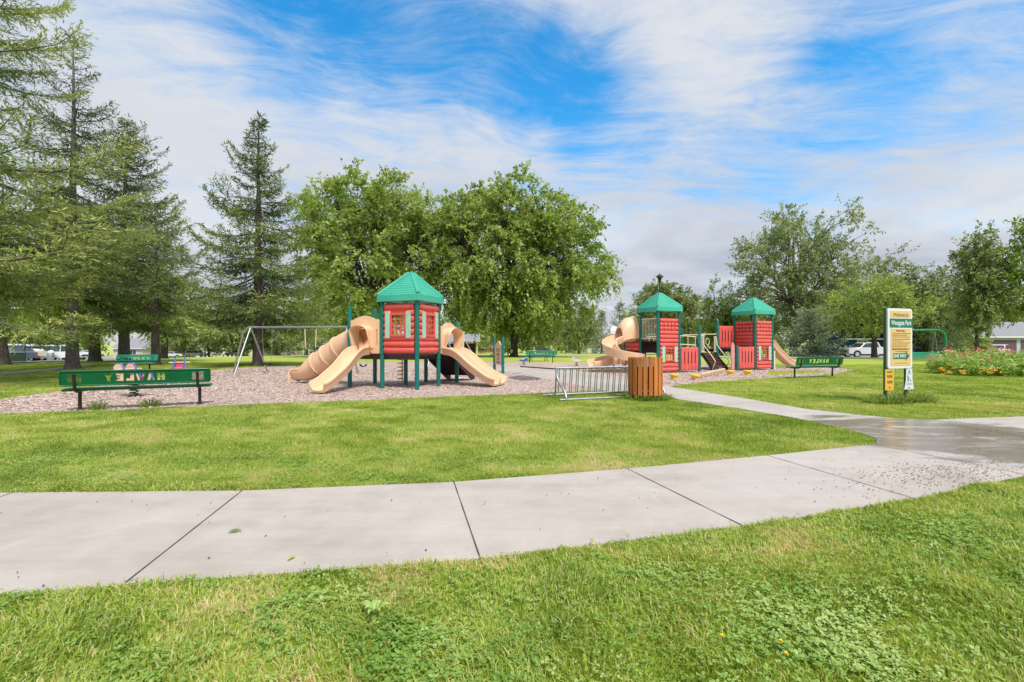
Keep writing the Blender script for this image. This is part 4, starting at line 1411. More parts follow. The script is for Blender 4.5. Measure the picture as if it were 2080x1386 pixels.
# ---------------------------------------------------------------- far two-tower structure
def far_structure():
    t = thing('play_structure', 'far play structure with two green-roofed red log towers joined by a bridge', 'play structure', (6.515, 20.43, 0), R(22.5))
    a = A_
    zt_ = 2.78
    for bx in (0, 5):
        for x, y in ((0, 0), (1, 0), (0, 1), (1, 1)):
            post(t, (bx + x) * a, y * a, zt_, bands=(.42, 1.42, 2.3), cap=False)
        roof(t, (bx + .5) * a, .5 * a, zt_, .735, .67)
        deck(t, bx * a, (bx + 1) * a, 0, a, 1.45, 'purple')
        win = (.36, .84, .56, 1.12)
        log_wall(t, (bx * a, 0), ((bx + 1) * a, 0), .07, 2.46, 13, win, slots=(1.83, 2.27), mat='red_lit')
    for x, y, h in ((2, 0, 1.38), (4, 0, 1.2), (3, 1, 2.15), (4, 1, 2.53), (0, 2, 1.75), (1, 2, 1.8), (3, 2, 2.1), (4, 2, 2.3), (5, 2, 2.3), (2.88, .94, 1.75)):
        post(t, x * a, y * a, h, bands=(.35, h - .5))
    # tower walls
    rail_panel(t, (0, a), (0, 0), 1.55, 2.46, 10)
    log_wall(t, (5 * a, a), (5 * a, 0), 1.36, 2.46, 6, slots=(1.83, 2.27), mat='red')
    log_wall(t, (6 * a, 0), (6 * a, a), .07, .62, 3, mat='red')
    # crawl-through plate under the left wall of the right tower
    Mx = place(5 * a, a, 5 * a, 0)
    arch = [(.25, .9), (.95, .9), (.95, 1.12), (.85, 1.22), (.35, 1.22), (.25, 1.12)]
    vs, fs = curve_mesh([[(.09, .9 - .05), (1.11, .85), (1.11, 1.36), (.09, 1.36)], arch], .06)
    MB().add(vs, fs, M=Mx).build('crawl_panel', M['red'], t)
    MB().box((.6, .25, .93), (1.0, .03, .9), M=place(5 * a, a, 5 * a, 0)).build('back_panel', M['purple'], t)
    log_wall(t, (0, 2 * a), (0, a), .98, 1.40, 2, mat='red')
    MB().box((.6, .0, 1.16), (1.02, .05, .55), M=place(0, a, a, a)).build('back_panel', M['purple'], t)
    MB().box((.6, .0, .7), (1.02, .05, .72), M=place(0, 2 * a, a, 2 * a)).build('back_panel', M['purple'], t)
    # ribbed barriers
    ribbed_wall(t, (a, 0), (2 * a, 0), .10, 1.15)
    ribbed_wall(t, (4 * a, 0), (5 * a, 0), .10, 1.16)
    ribbed_wall(t, (4 * a, a), (5 * a, a), 1.10, 2.22, mat='red')
    # decks behind
    deck(t, 0, a, a, 2 * a, 1.45)
    deck(t, a, 3 * a, a + .1, 2 * a - .1, 1.02)
    deck(t, 3 * a, 4 * a, a, 2 * a, .85)
    deck(t, 4 * a, 5 * a, a, 2 * a, 1.05, 'purple')
    # bridge rails (slightly arched) and posts
    for y in (a + .02, 2 * a - .02):
        b = MB()
        for z in (1.22, 1.64):
            b.tube([(a + .1 + (2 * a - .2) * i / 8, y, z + .06 * math.sin(math.pi * i / 8)) for i in range(9)], .026, 8)
        for i in range(5):
            x = a + .25 + (2 * a - .5) * i / 4
            b.tube([(x, y, 1.0), (x, y, 1.68)], .02, 8)
        b.build('bridge_rail', M['cream'], t)
    b = MB()
    b.tube([(a + .2 + 2.0 * i / 16, 2 * a + .1, 1.72 + .09 * abs(math.sin(math.pi * i / 8))) for i in range(17)], .03, 8)
    b.build('wave_rail', M['bench2'], t)
    # stairs, guard loops and handrails
    stairs(t, 3 * a + .18, 4 * a - .18, a - .03, .86, a - .78, .04, 4)
    rail_panel(t, (3 * a, a), (3 * a + .42, a), .92, 1.72, 5)
    rail_panel(t, (4 * a - .34, a), (4 * a, a), .92, 1.66, 4)
    b = MB()
    b.tube([(3 * a + .48 + .12 * math.cos(q * .52), a - .05, 1.42 + .17 * math.sin(q * .52)) for q in range(12)], .018, 7, closed=True)
    b.build('guard_loop', M['cream'], t)
    for x in (3 * a + .16, 4 * a - .16):
        handrail(t, [(x, a + .02, 1.62), (x, a - .08, 1.60), (x, a - .12, 1.25), (x, a - .72, .62), (x, a - .86, .45), (x, a - .70, .12), (x, a - .70, -.05)])
    MB().tube([(3 * a, 2 * a, 1.78), (4 * a, 2 * a, 1.78)], .022, 8).build('handrail', M['cream'], t)
    MB().tube([(3.05 * a, 1.02 * a, 1.78), (4 * a, 1.02 * a, 1.80)], .022, 8).build('handrail', M['cream'], t)
    # pink wavy climbing board
    b = MB()
    pts = [(.0, .05), (.26, .05), (.24, .35), (.28, .6), (.22, .9), (.2, 1.2), (.14, 1.36), (.06, 1.36), (.0, 1.2), (-.02, .8), (.02, .5)]
    vs, fs = curve_mesh([pts], .05)
    b.add(vs, fs, M=Matrix.Translation((4 * a - .28, .10, 0)))
    b.build('climbing_board', M['pink'], t)
    # straight slide on the right
    slide(t, 'wave_slide', (6 * a + .05, .55 * a), 0, 2.15, 1.43, .2, wave=.05, w=.25, wall=.2)
    b = MB()
    b.box((6 * a + .12, -.02, .45), (.09, .07, 1.0))
    b.build('slide_support', M['cream'], t)
    MB().tube([(6 * a + .95, .55 * a, -.05), (6 * a + .95, .55 * a, .72)], .03, 8).build('slide_support', M['cream'], t)
    # spiral slide
    b = MB()
    y0 = 1.5 * a
    path = [(-.02, y0, 1.48), (-.35, y0, 1.47), (-.7, y0, 1.43)]
    c, rr = (-1.0, y0 - .62), .62
    for i in range(1, 33):
        q = math.pi / 2 + 2 * math.pi * i / 32
        path.append((c[0] + rr * math.cos(q), c[1] + rr * math.sin(q), 1.38 - .98 * (1 - (1 - i / 32) ** 2.6)))
    path += [(-1.5, y0, .36), (-2.0, y0 + .0, .26), (-2.35, y0, .22)]
    w = .30
    prof = [(-w - .05, .22), (-w - .05, .26), (-w, .28), (-w + .03, .12), (-w + .1, .012), (0, -.01), (w - .1, .015), (w - .03, .18), (w, .36), (w + .05, .36), (w + .05, .32), (w + .02, .18), (w - .03, -.05), (0, -.07), (-w + .03, -.05), (-w - .02, .12)]
    b.sweep(path, prof)
    sp = b.build('spiral_slide', M['tan'], t, smooth=50)
    # hood : rounded cowl over the entrance with a side port
    h = MB()
    m = 15
    cs = [(-.0, 1.0, .0), (-.16, 1.02, .0), (-.42, .98, -.02), (-.66, .84, -.12), (-.80, .70, -.24)]
    vs, fs = [], []
    for k2, rad in ((0, 1.0), (1, .92)):
        for (x, k, dz) in cs:
            for j in range(m):
                q = math.pi * j / (m - 1)
                vs.append((x, y0 + .47 * k * rad * math.cos(q) * (1 if math.sin(q) > .3 else 1.0), 1.56 + dz * .6 + (1.02 * k * rad) * math.sin(q) ** .75))
    nn = len(cs) * m
    for i in range(len(cs) - 1):
        for j in range(m - 1):
            q = (i * m + j, i * m + j + 1, (i + 1) * m + j + 1, (i + 1) * m + j)
            fs.append(q); fs.append(tuple(nn + x for x in q[::-1]))
    i = len(cs) - 1
    for j in range(m - 1):
        fs.append((i * m + j, i * m + j + 1, nn + i * m + j + 1, nn + i * m + j))
    h.add(vs, fs)
    h.tube([(-.04, y0 + .49 * math.cos(math.pi * j / 14), 1.56 + 1.05 * math.sin(math.pi * j / 14) ** .75) for j in range(15)], .05, 8)
    h.build('slide_hood', M['tan'], sp, smooth=50)
    s = MB()
    s.tube([(-1.0, y0 - .62, -.05), (-1.0, y0 - .62, 1.0)], .06, 12)
    s.build('slide_support', M['tan'], sp)
    s = MB()
    s.tube([(-1.75, y0 - .25, -.05), (-1.75, y0 - .25, .5), (-1.5, y0, .75)], .022, 8)
    s.build('slide_support', M['cream'], sp)
    return t


far_structure()

# ================================================================ PARK FURNITURE
LET = {  # stencil letters, one closed outline each, on a 1 x 1 cell
    'H': [(0, 0), (.40, 0), (.40, .40), (.60, .40), (.60, 0), (1, 0), (1, 1), (.60, 1), (.60, .60), (.40, .60), (.40, 1), (0, 1)],
    'A': [(0, 0), (.36, 0), (.47, .42), (.60, .0), (1, 0), (.68, 1), (.30, 1)],
    'W': [(.18, 0), (.44, 0), (.52, .38), (.62, 0), (.86, 0), (1.08, 1), (.80, 1), (.73, .45), (.62, 1), (.44, 1), (.34, .45), (.26, 1), (-.04, 1)],
    'L': [(0, 0), (1, 0), (.92, .36), (.48, .26), (.48, 1), (0, 1)],
    'E': [(0, 0), (.95, 0), (.95, .22), (.52, .26), (.52, .40), (.84, .44), (.84, .60), (.52, .62), (.52, .76), (.95, .78), (.95, 1), (0, 1)],
    'Y': [(.30, 0), (.72, 0), (.72, .42), (1.06, 1), (.66, 1), (.52, .68), (.40, 1), (-.04, 1), (.30, .42)],
}


def rrect(x0, x1, z0, z1, r, n=6):
    out = []
    for cx, cz, a0 in ((x1 - r, z0 + r, -90), (x1 - r, z1 - r, 0), (x0 + r, z1 - r, 90), (x0 + r, z0 + r, 180)):
        for i in range(n + 1):
            a = R(a0 + 90 * i / n)
            out.append((cx + r * math.cos(a), cz + r * math.sin(a)))
    return out


def bench(label, c, ang, L=2.28, mat='bench', word='HAWLEY', legs=.92, woff=.05, lh=.150, solid_ends=False, group='green benches with lettered backs'):
    """perforated steel bench; the sitter looks along local +y"""
    t = thing('park_bench', label, 'bench', (c[0], c[1], 0), ang, group)
    hw = L / 2
    H = .285
    polys = [rrect(-hw, hw, 0, H, .05)]
    # letters read from the front, so they run towards -x
    lw, gp = .130, .040
    tot = len(word) * lw + (len(word) - 1) * gp
    for i, ch in enumerate(word):
        x0 = woff + tot / 2 - i * (lw + gp)
        pl = [(x0 - px * lw, .072 + pz * lh) for px, pz in LET[ch]]
        polys.append(pl)
    if not solid_ends:
        for sx in (-1, 1):
            for i in range(8):
                for j in range(7):
                    x = sx * (hw - .12 - i * .026 - (j % 2) * .013)
                    z = .062 + j * .026
                    polys.append([(x + .0105 * math.cos(k * 1.0472), z + .0105 * math.sin(k * 1.0472)) for k in range(6)])
    vs, fs = curve_mesh(polys, .006)
    lean = Matrix.Translation((0, -.235, .515)) @ Matrix.Rotation(R(10), 4, 'X')
    b = MB().add(vs, fs, M=lean)
    edge = rrect(-hw, hw, 0, H, .05)
    b.tube([(x, .0, z) for x, z in edge], .017, 8, closed=True, M=lean)
    b.box((0, .02, .03), (L - .1, .035, .028), M=lean)
    b.build('backrest', M[mat], t, smooth=45)
    s = MB()
    prof = [(-.17, .40), (-.185, .425), (-.175, .447), (-.14, .452), (.18, .448), (.215, .44), (.225, .42), (.21, .402), (.19, .41), (-.15, .42)]
    s.sweep([(-hw, 0, 0), (-hw + .02, 0, 0), (hw - .02, 0, 0), (hw, 0, 0)], [(-y, z) for y, z in prof], scale=[.985, 1, 1, .985])
    s.build('seat', M[mat], t, smooth=50)
    for sx in (-1, 1):
        x = sx * legs
        g = MB()
        g.tube([(x, 0, -.1), (x, 0, .40)], .031, 12)
        g.lathe([(.075, 0), (.075, .012)], (x, 0, 0), 12)
        g.build('leg', M['dark'], t)
        k = MB()
        k.tube([(x, .17, .395), (x, -.10, .39), (x, -.17, .395), (x, -.225, .425), (x, -.258, .48), (x, -.28, .58), (x, -.305, .74)], .026, 10)
        k.build('bracket', M['dark'], t)
    return t


bench('long green bench seen from behind at the near edge of the wood chips', ((-8.64 - 6.85) / 2, (9.16 + 10.04) / 2), R(26.2), L=2.44, legs=1.0, woff=-.06)
bench('green bench seen from behind on the grass right of the far play structure', G(1653, 767.5), R(17.5), L=2.34, legs=.97, woff=-.05)
bench('teal-green bench facing the camera between two tree trunks behind the near bench', G(272, 757), R(180 + 14), L=1.62, mat='bench2', legs=.62, woff=0, lh=.11)
bench('pale green bench seen from behind in front of the biggest maple', G(1099, 737.2), R(3), L=2.1, mat='bench2', legs=.82, woff=.0)


def picnic_table(c, ang):
    t = thing('picnic_table', 'green picnic table half hidden behind the pale green bench', 'table', (c[0], c[1], float(zt(*c))), ang)
    MB().box((0, 0, .76), (1.8, .75, .05)).build('table_top', M['bench'], t, bevel=.01)
    for s in (-1, 1):
        MB().box((0, s * .68, .45), (1.8, .27, .045)).build('seat', M['bench'], t, bevel=.01)
        MB().tube([(s * .6, -.75, -.03), (s * .6, -.2, .72), (s * .6, .2, .72), (s * .6, .75, -.03)], .025, 8).tube([(s * .6, -.75, .41), (s * .6, .75, .41)], .025, 8).build('leg', M['dark'], t)
    return t


picnic_table(at(1094, 36.5), R(4))


def trash_can():
    c = (3.20, 11.0)
    t = thing('trash_can', 'round litter bin of stained upright pine slats beside the bike rack', 'trash can', (c[0], c[1], 0))
    rng = random.Random(5)
    r, z0, z1 = .385, .11, 1.005
    n = 20
    for i in range(n):
        a = 2 * math.pi * (i + .15) / n
        b = MB()
        Mx = Matrix.Translation((r * math.sin(a), -r * math.cos(a), 0)) @ Matrix.Rotation(a, 4, 'Z') @ Matrix.Rotation(R(rng.uniform(-.5, .5)), 4, 'Y')
        w = .096
        b.box((0, 0, (z0 + z1) / 2 + rng.uniform(-.008, .008)), (w, .036, z1 - z0), M=Mx)
        for z in (z0 + .06, z1 - .20):
            b.lathe([(.0085, 0), (.0085, .006), (.002, .009)], n=8, mat=1, M=Mx @ Matrix.Translation((rng.uniform(-.01, .01), -.018, z)) @ Matrix.Rotation(R(90), 4, 'X'))
        # keep the wood grain in each slat's own space
        o = b.build('slat', [M['wood'], M['alu']], t, bevel=.005)
    k = MB()
    k.lathe([(.30, .16), (.345, .17), (.345, .97), (.33, .97), (.325, .2), (.01, .19)], n=28)
    k.build('liner', M['black'], t)
    for z in (.22, .80):
        MB().lathe([(.352, z), (.366, z), (.366, z + .035), (.352, z + .035), (.352, z)], n=32, cap=False).build('hoop', M['alu'], t)
    for i in range(n):
        a = 2 * math.pi * (i + .65) / n
        MB().box((.374 * math.sin(a), -.374 * math.cos(a), .90), (.018, .022, .20), rz=a).build('bracket', M['alu'], t)
    MB().cyl((0, 0, -.1), .05, .3, 12).build('post', M['dark'], t)
    return t


trash_can()


def bike_rack():
    t = thing('bike_rack', 'long galvanised bike rack of thin upright bars left of the litter bin', 'bike rack', (1.08, 11.12, 0), R(19.6))
    L = 2.75
    b = MB()
    b.tube([(-.03, 0, .735), (L + .03, 0, .735)], .03, 10)
    b.build('top_rail', M['galv'], t)
    for y, z in ((-.52, .035), (.08, .09), (.46, .035)):
        MB().tube([(-.16, y, z), (L + .12, y, z)], .024, 10).build('base_rail', M['galv'], t)
    for x in (0, L):
        e = MB()
        e.tube([(x, 0, .735), (x, -.01, .60), (x, -.05, .50), (x, -.20, .37), (x, -.38, .27), (x, -.49, .17), (x, -.53, .08), (x, -.50, .03), (x, -.40, .025)], .031, 10)
        e.tube([(x, 0, .70), (x, .07, .10), (x, .08, .09)], .02, 10)
        e.build('end_frame', M['galv'], t)
    n = 30
    for i in range(n):
        x = .10 + (L - .2) * i / (n - 1) + (.018 if i % 2 else -.018)
        yb = .08
        MB().tube([(x, 0, .72), (x, yb, .09)], .0125, 7).build('bar', M['galv'], t)
    return t


bike_rack()


def swing_frame():
    a, e = Vector((-11.62, 20.35, 2.05)), Vector((-3.2, 19.3, 2.05))
    d = (e - a).normalized()
    t = thing('swing_set', 'long grey steel swing frame with bent tripod legs behind the tube slide', 'swing frame', (a.x, a.y, 0))
    O = Vector((a.x, a.y, 0))
    L = (e - a).length
    MB().tube([tuple(a - O - d * .1), tuple(e - O + d * .1)], .042, 10).build('top_beam', M['galv'], t)

    def leg(top, foot, bend=None):
        pts = [tuple(top - O)] + ([tuple(bend - O)] if bend else []) + [tuple(foot - O)]
        return MB().tube(pts, .034, 10).build('leg', M['galv'], t)
    n = Vector((-d.y, d.x, 0))
    for s, out in ((0, -1), (1, 1)):
        p = a + d * L * s
        leg(p, p + n * -1.15 + d * out * -.1 - Vector((0, 0, 2.1)))
        leg(p, p + n * 1.05 + d * out * -.1 - Vector((0, 0, 2.1)))
        f = p + d * out * 1.05 - Vector((0, 0, 2.1))
        MB().tube([tuple(p - O), tuple(p - O + d * out * .16 + Vector((0, 0, -.02))), tuple(p - O + d * out * .30 + Vector((0, 0, -.12))), tuple(p - O + d * out * .38 + Vector((0, 0, -.32))), tuple(f + n * .25 - O)], .034, 10).build('leg', M['galv'], t)
    p = a + d * (L * .535)
    leg(p, p + n * -1.0 - Vector((0, 0, 2.1)))
    leg(p, p + n * 1.0 - Vector((0, 0, 2.1)))
    MB().box(tuple(p - O - Vector((0, 0, .03))), (.1, .16, .13)).build('clamp', M['galv'], t)
    for s, w, zs, labl in [(.095, .36, .47, 'black belt swing hanging nearest the bent legs of the swing frame'), (.335, .42, .50, 'swing hidden behind the tube slide with cream sleeves on its chains'),
                           (.62, .30, .42, 'black belt swing seen left of the play house posts'), (.745, .42, .74, 'black belt swing showing just under the play house floor')]:
        c = a + d * L * s
        q = thing('swing', labl, 'swing', (c.x, c.y, 0), math.atan2(d.y, d.x), 'swings on the grey frame')
        for sx in (-1, 1):
            MB().tube([(sx * (w / 2 + .06), 0, 2.02), (sx * (w / 2 + .01), 0, zs + .16), (sx * w / 2, 0, zs)], .008, 6).build('chain', M['chain'], q)
            if .2 < s < .5:
                MB().tube([(sx * (w / 2 + .055), 0, 1.95), (sx * (w / 2 + .02), 0, 1.15)], .018, 8).build('chain_sleeve', M['cream'], q)
        pts = [(-w / 2, 0, zs), (-w * .36, 0, zs - .07), (0, 0, zs - .10), (w * .36, 0, zs - .07), (w / 2, 0, zs)]
        MB().sweep(pts, [(-.075, 0), (.075, 0), (.075, .03), (-.075, .03)]).build('seat', M['black'], q)
    return t


swing_frame()


def info_panel():
    p, q = G(1004.5, 756), G(1021.5, 759.5)
    t = thing('activity_panel', 'narrow tan panel with dark marks between two green posts on the wood chips', 'play panel', (q[0], q[1], 0), math.atan2(p[1] - q[1], p[0] - q[0]))
    W = math.hypot(p[0] - q[0], p[1] - q[1])
    post(t, 0, 0, 1.60, bands=(.5, 1.15))
    post(t, W, 0, 1.62, bands=(.5, 1.15))
    out = [(.08, .36), (W - .08, .36), (W - .08, 1.22), (W * .72, 1.30), (W * .62, 1.42), (W * .5, 1.45), (W * .38, 1.42), (W * .28, 1.30), (.08, 1.22)]
    vs, fs = curve_mesh([out], .04)
    o = MB().add(vs, fs).build('board', M['tan'], t)
    # worn marks on the camera side
    Mb = Matrix.Translation((W / 2, .024, 0)) @ Matrix.Rotation(R(180), 4, 'Z')
    b = MB()
    for txt, z, s in (('C C C', 1.03, .20), ('3 0 3', .83, .19), ('E I', .63, .18)):
        vs, fs = text_mesh(txt, s, .002, bold=.006)
        b.add([(x, y, zz + z) for x, y, zz in vs], fs, M=Mb)
    b.box((0, 0, .48), (.5, .006, .05), M=Mb)
    b.build('lettering', M['dark'], o)
    return t


info_panel()


def park_sign():
    pl, pr = Vector((8.40, 10.25, 0)), Vector((9.16, 10.5, 0))
    ang = math.atan2(pr.y - pl.y, pr.x - pl.x)
    W = (pr - pl).length
    t = thing('park_sign', 'tall two-post park sign in white, tan and green with a ONE WAY arrow', 'sign', tuple(pl), ang)
    for x in (.02, W - .10):
        MB().box((x, .05, 1.02), (.058, .058, 2.24)).build('post', M['cargreen'] if x < .1 else M['bark3'], t, bevel=.006)
    z0, z1 = .775, 2.13
    white = NT('sign_white').finish((.74, .74, .75), .45)
    tan = flat('sign_tan', (.76, .52, .20), .5)
    grn = flat('sign_green', (.016, .17, .085), .45)
    ink = flat('sign_brown_ink', (.26, .12, .03), .6)
    wtx = flat('sign_white_text', (.72, .82, .80), .5)
    vs, fs = curve_mesh([rrect(0.0, W, z0, z1, .06)], .03)
    board = MB().add(vs, fs).build('board', white, t)
    y = -.0185
    f = MB()

    def plate(x0, x1, a, c, dy=0.0):
        vs, fs = curve_mesh([[(x0, a), (x1, a), (x1, c), (x0, c)]], .004)
        f.add([(x, yy + y + dy, z) for x, yy, z in vs], fs)
    plate(.075, W - .06, 1.925, 2.075); plate(.085, W - .06, .835, 1.675)
    f.build('face', tan, board)
    g = MB()
    plate_ = f; f = g
    vs, fs = curve_mesh([[(.055, 1.70), (W - .002, 1.70), (W - .002, 1.90), (.055, 1.90)]], .004)
    g.add([(x, yy + y, z) for x, yy, z in vs], fs)
    g.build('name_band', grn, board)
    g = MB()
    ar = [(.15, .99), (.57, .99), (.57, .945), (.70, 1.055), (.57, 1.165), (.57, 1.12), (.15, 1.12)]
    vs, fs = curve_mesh([ar], .004)
    g.add([(x, yy + y - .004, z) for x, yy, z in vs], fs)
    g.build('arrow', grn, board)
    tx = MB()
    for s, xx, z, size, sx, kw in (('Westgate Park', W / 2 + .02, 1.800, .150, .74, dict(bold=.002)), ('ONE WAY', .365, 1.055, .108, .86, dict(bold=.002))):
        vs, fs = text_mesh(s, size, .002, sx=sx, **kw)
        tx.add([(xv + xx, yv + y - .008, zv + z) for xv, yv, zv in vs], fs)
    tx.build('lettering', wtx, board)
    tb = MB()
    for s, xx, z, size, sx, kw in (('Welcome to', W / 2, 1.985, .115, .85, dict(shear=.35)), ('Please Enjoy', W / 2, 1.628, .058, 1.0, dict(bold=.001))):
        vs, fs = text_mesh(s, size, .002, sx=sx, **kw)
        tb.add([(xv + xx, yv + y - .004, zv + z) for xv, yv, zv in vs], fs)
    rng = random.Random(3)
    rows = [(1.565, .62), (1.525, .50), (1.485, .58), (1.435, .60), (1.395, .36), (1.35, .58), (1.305, .52), (1.265, .48), (1.22, .58)]
    for z, ln in rows:
        x = .125
        while x < .125 + ln:
            w = min(rng.uniform(.03, .075), .125 + ln - x + .001)
            tb.box((x + w / 2, y - .004, z), (w, .002, .0135))
            x += w + .012
    for z, ln, x in ((1.225 - .04, .46, .22), (.925, .44, .2), (1.19, .3, .3)):
        tb.box((x + ln / 2, y - .004, z - .03), (ln, .002, .008))
    x = .12
    for w in (.11, .05, .06, .07, .055, .05, .06, .07):
        tb.box((x + w / 2, y - .004, 1.205), (w - .012, .002, .024)); x += w
    tb.build('lettering', ink, board)
    # the two small notices on the posts
    ylw = flat('notice_yellow', (.78, .46, .06), .5)
    pale = flat('notice_white', (.72, .76, .78), .5)
    vs, fs = curve_mesh([[(-.075, .29), (.205, .29), (.215, .76), (-.07, .76)]], .006)
    n1 = MB().add([(x, yy - .002, z) for x, yy, z in vs], fs).build('notice', ylw, t)
    n1['label'] = 'yellow notice with brown pictures'
    b = MB()
    b.box((.07, -.007, .70), (.18, .003, .030))
    for zc, xs in ((.60, (0.0, .045, .09, .135)), (.475, (.01, .055, .10, .14))):
        for i, x in enumerate(xs):
            b.lathe([(.019, 0), (.019, .003)], n=7, M=Matrix.Translation((x, -.0055, zc + .016 * (-1) ** i)) @ Matrix.Rotation(R(90), 4, 'X'))
            b.box((x + .012, -.007, zc - .012 * (-1) ** i), (.022, .003, .04))
    b.box((.07, -.007, .35), (.05, .003, .03))
    b.build('lettering', ink, n1)
    vs, fs = curve_mesh([[(W - .245, .29), (W + .075, .29), (W + .03, .50), (W + .02, .765), (W - .18, .765), (W - .19, .50)]], .006)
    n2 = MB().add([(x, yy - .002, z) for x, yy, z in vs], fs).build('notice', pale, t)
    n2['label'] = 'white flared notice with a walking dog picture'
    b = MB()
    cx = W - .085
    b.lathe([(.016, 0), (.016, .003)], n=10, M=Matrix.Translation((cx, -.0055, .725)) @ Matrix.Rotation(R(90), 4, 'X'))
    b.box((cx, -.007, .69), (.05, .003, .05)); b.box((cx, -.007, .645), (.15, .003, .010))
    vs, fs = curve_mesh([[(cx - .055, .46), (cx - .02, .46), (cx - .025, .60), (cx - .045, .62), (cx - .06, .58)]], .003); b.add([(x, yy - .007, z) for x, yy, z in vs], fs)
    vs, fs = curve_mesh([[(cx - .02, .575), (cx - .014, .58), (cx + .07, .475), (cx + .05, .465)]], .003); b.add([(x, yy - .007, z) for x, yy, z in vs], fs)
    for z in (.425, .405):
        b.box((cx, -.007, z), (.17, .003, .008))
    b.box((cx, -.007, .33), (.05, .003, .03))
    b.build('lettering', flat('notice_grey_ink', (.18, .26, .30), .6), n2)
    return t


park_sign()


def stepping_pods():
    labs = ['yellow stepping pod at the left end of the row, next to the litter bin', 'yellow stepping pod just left of the tan balance beam', 'yellow stepping pod just right of the tan balance beam', 'yellow stepping pod at the right end of the row']
    first = None
    for (px, py), lb in zip(((1369, 771), (1412, 772.5), (1483, 762.5), (1518, 762.5)), labs):
        c = G(px, py)
        if first is None:
            t = thing('stepping_pod', lb, 'stepping pod', (c[0], c[1], 0), 0, 'yellow stepping pods')
            MB().lathe([(.095, -.02), (.115, .03), (.10, .055), (.125, .09), (.115, .11), (.15, .135)], n=20).build('stem', M['yellow'], t, smooth=30)
            MB().lathe([(.15, .135), (.175, .15), (.182, .185), (.172, .205), (.05, .215), (.005, .215)], n=24).build('tread', M['yellow'], t, smooth=30)
            first = t
        else:
            t = copy_tree(first)
            t.location = (c[0], c[1], 0); t['label'] = lb


stepping_pods()


def balance_beam():
    p = [G(1424, 770), G(1450, 763), G(1471, 758)]
    t = thing('balance_beam', 'low tan zigzag balance beam between the yellow stepping pods', 'balance beam', (p[0][0], p[0][1], 0))
    O = p[0]
    for a, c in ((p[0], p[1]), (p[1], p[2])):
        b = MB()
        b.tube([(a[0] - O[0], a[1] - O[1], .17), (c[0] - O[0], c[1] - O[1], .17)], .05, 8)
        b.build('beam', M['tan'], t)
    for f in (.15, .5, .85):
        for a, c in ((p[0], p[1]), (p[1], p[2])):
            x, y = a[0] + (c[0] - a[0]) * f - O[0], a[1] + (c[1] - a[1]) * f - O[1]
            MB().tube([(x, y, -.05), (x, y, .15)], .03, 8).build('foot', M['tan'], t)


balance_beam()


def spring_rider(label, c, ang, col='tan', edge='blue', seat='hotpink', s=1.0, shape=0):
    t = thing('spring_rider', label, 'spring rider', (c[0], c[1], float(zt(*c))), ang, 'spring riders on the wood chips')
    sp = MB()
    pts = [(.085 * math.cos(q * .55), .085 * math.sin(q * .55), .02 + .36 * q / 60) for q in range(61)]
    sp.tube([(x * s, y * s, z * s) for x, y, z in pts], .015 * s, 6)
    sp.lathe([(.16 * s, -.01), (.16 * s, .02)], n=16)
    sp.build('spring', M['dark'], t)
    if shape == 0:
        out = [(-.42, .40), (-.2, .34), (.1, .33), (.32, .38), (.36, .55), (.46, .62), (.46, .74), (.36, .82), (.22, .82), (.14, .72), (.10, .58), (-.10, .54), (-.30, .60), (-.40, .56)]
    else:
        out = [(-.45, .36), (0, .32), (.35, .36), (.44, .52), (.30, .70), (.16, .74), (.12, .58), (-.20, .52), (-.42, .56)]
    out = [(x * s, z * s) for x, z in out]
    for y in (-.14, .14):
        b = MB()
        vs, fs = curve_mesh([out], .035)
        b.add([(x, yy + y * s, z) for x, yy, z in vs], fs)
        b.build('side_panel', M[col], t)
        e = MB().tube([(x, y * s, z) for x, z in out], .022 * s, 6, closed=True)
        e.build('edging', M[edge], t)
    MB().box((-.08 * s, 0, .50 * s), (.36 * s, .26 * s, .06 * s)).build('seat', M[seat], t, bevel=.02)
    MB().box((.24 * s, 0, .57 * s), (.12 * s, .24 * s, .26 * s)).build('chest', M[seat], t, bevel=.03)
    MB().tube([(.16 * s, -.30 * s, .68 * s), (.16 * s, .30 * s, .68 * s)], .016, 8).build('handle', M['cream'], t)
    MB().tube([(.05 * s, -.30 * s, .26 * s), (.05 * s, .30 * s, .26 * s), (.02 * s, .33 * s, .22 * s), (-.06 * s, .30 * s, .22 * s), (-.06 * s, -.30 * s, .22 * s), (.02 * s, -.33 * s, .22 * s)], .016, 8, closed=True).build('footrest', M['tan'], t)
    return t


spring_rider('tan and blue spring rider close behind the lettering of the near bench', G(272, 806), R(165), s=1.02)
spring_rider('tan spring rider with a pink middle showing above the near bench top', G(364, 777), R(122), s=1.0)
spring_rider('small blue and cream spring rider left of the curly slide exit', G(1171, 743.5), R(170), col='cream', edge='blue', seat='blue', s=.75, shape=1)
spring_rider('low grey-blue toddler rider left of the pale green bench', G(1064, 741), R(10), col='blue', edge='white', seat='blue', s=.62, shape=1)


def ball_hoop():
    c = (5.32, 23.95)
    t = thing('ball_hoop', 'short green post with a white round backboard behind the curly slide', 'ball hoop', (c[0], c[1], 0), R(8))
    post(t, 0, 0, 1.88, bands=(1.6,))
    MB().lathe([(.20, 0), (.215, .015), (.20, .03)], n=24, M=Matrix.Translation((-.02, -.09, 1.98)) @ Matrix.Scale(1.25, 4, (0, 0, 1)) @ Matrix.Rotation(R(90), 4, 'X')).build('backboard', M['white'], t)
    MB().tube([(-.08 + .13 * math.cos(k * .524), -.26 + .13 * math.sin(k * .524), 1.80) for k in range(12)], .012, 6, closed=True).build('rim', M['red'], t)


ball_hoop()


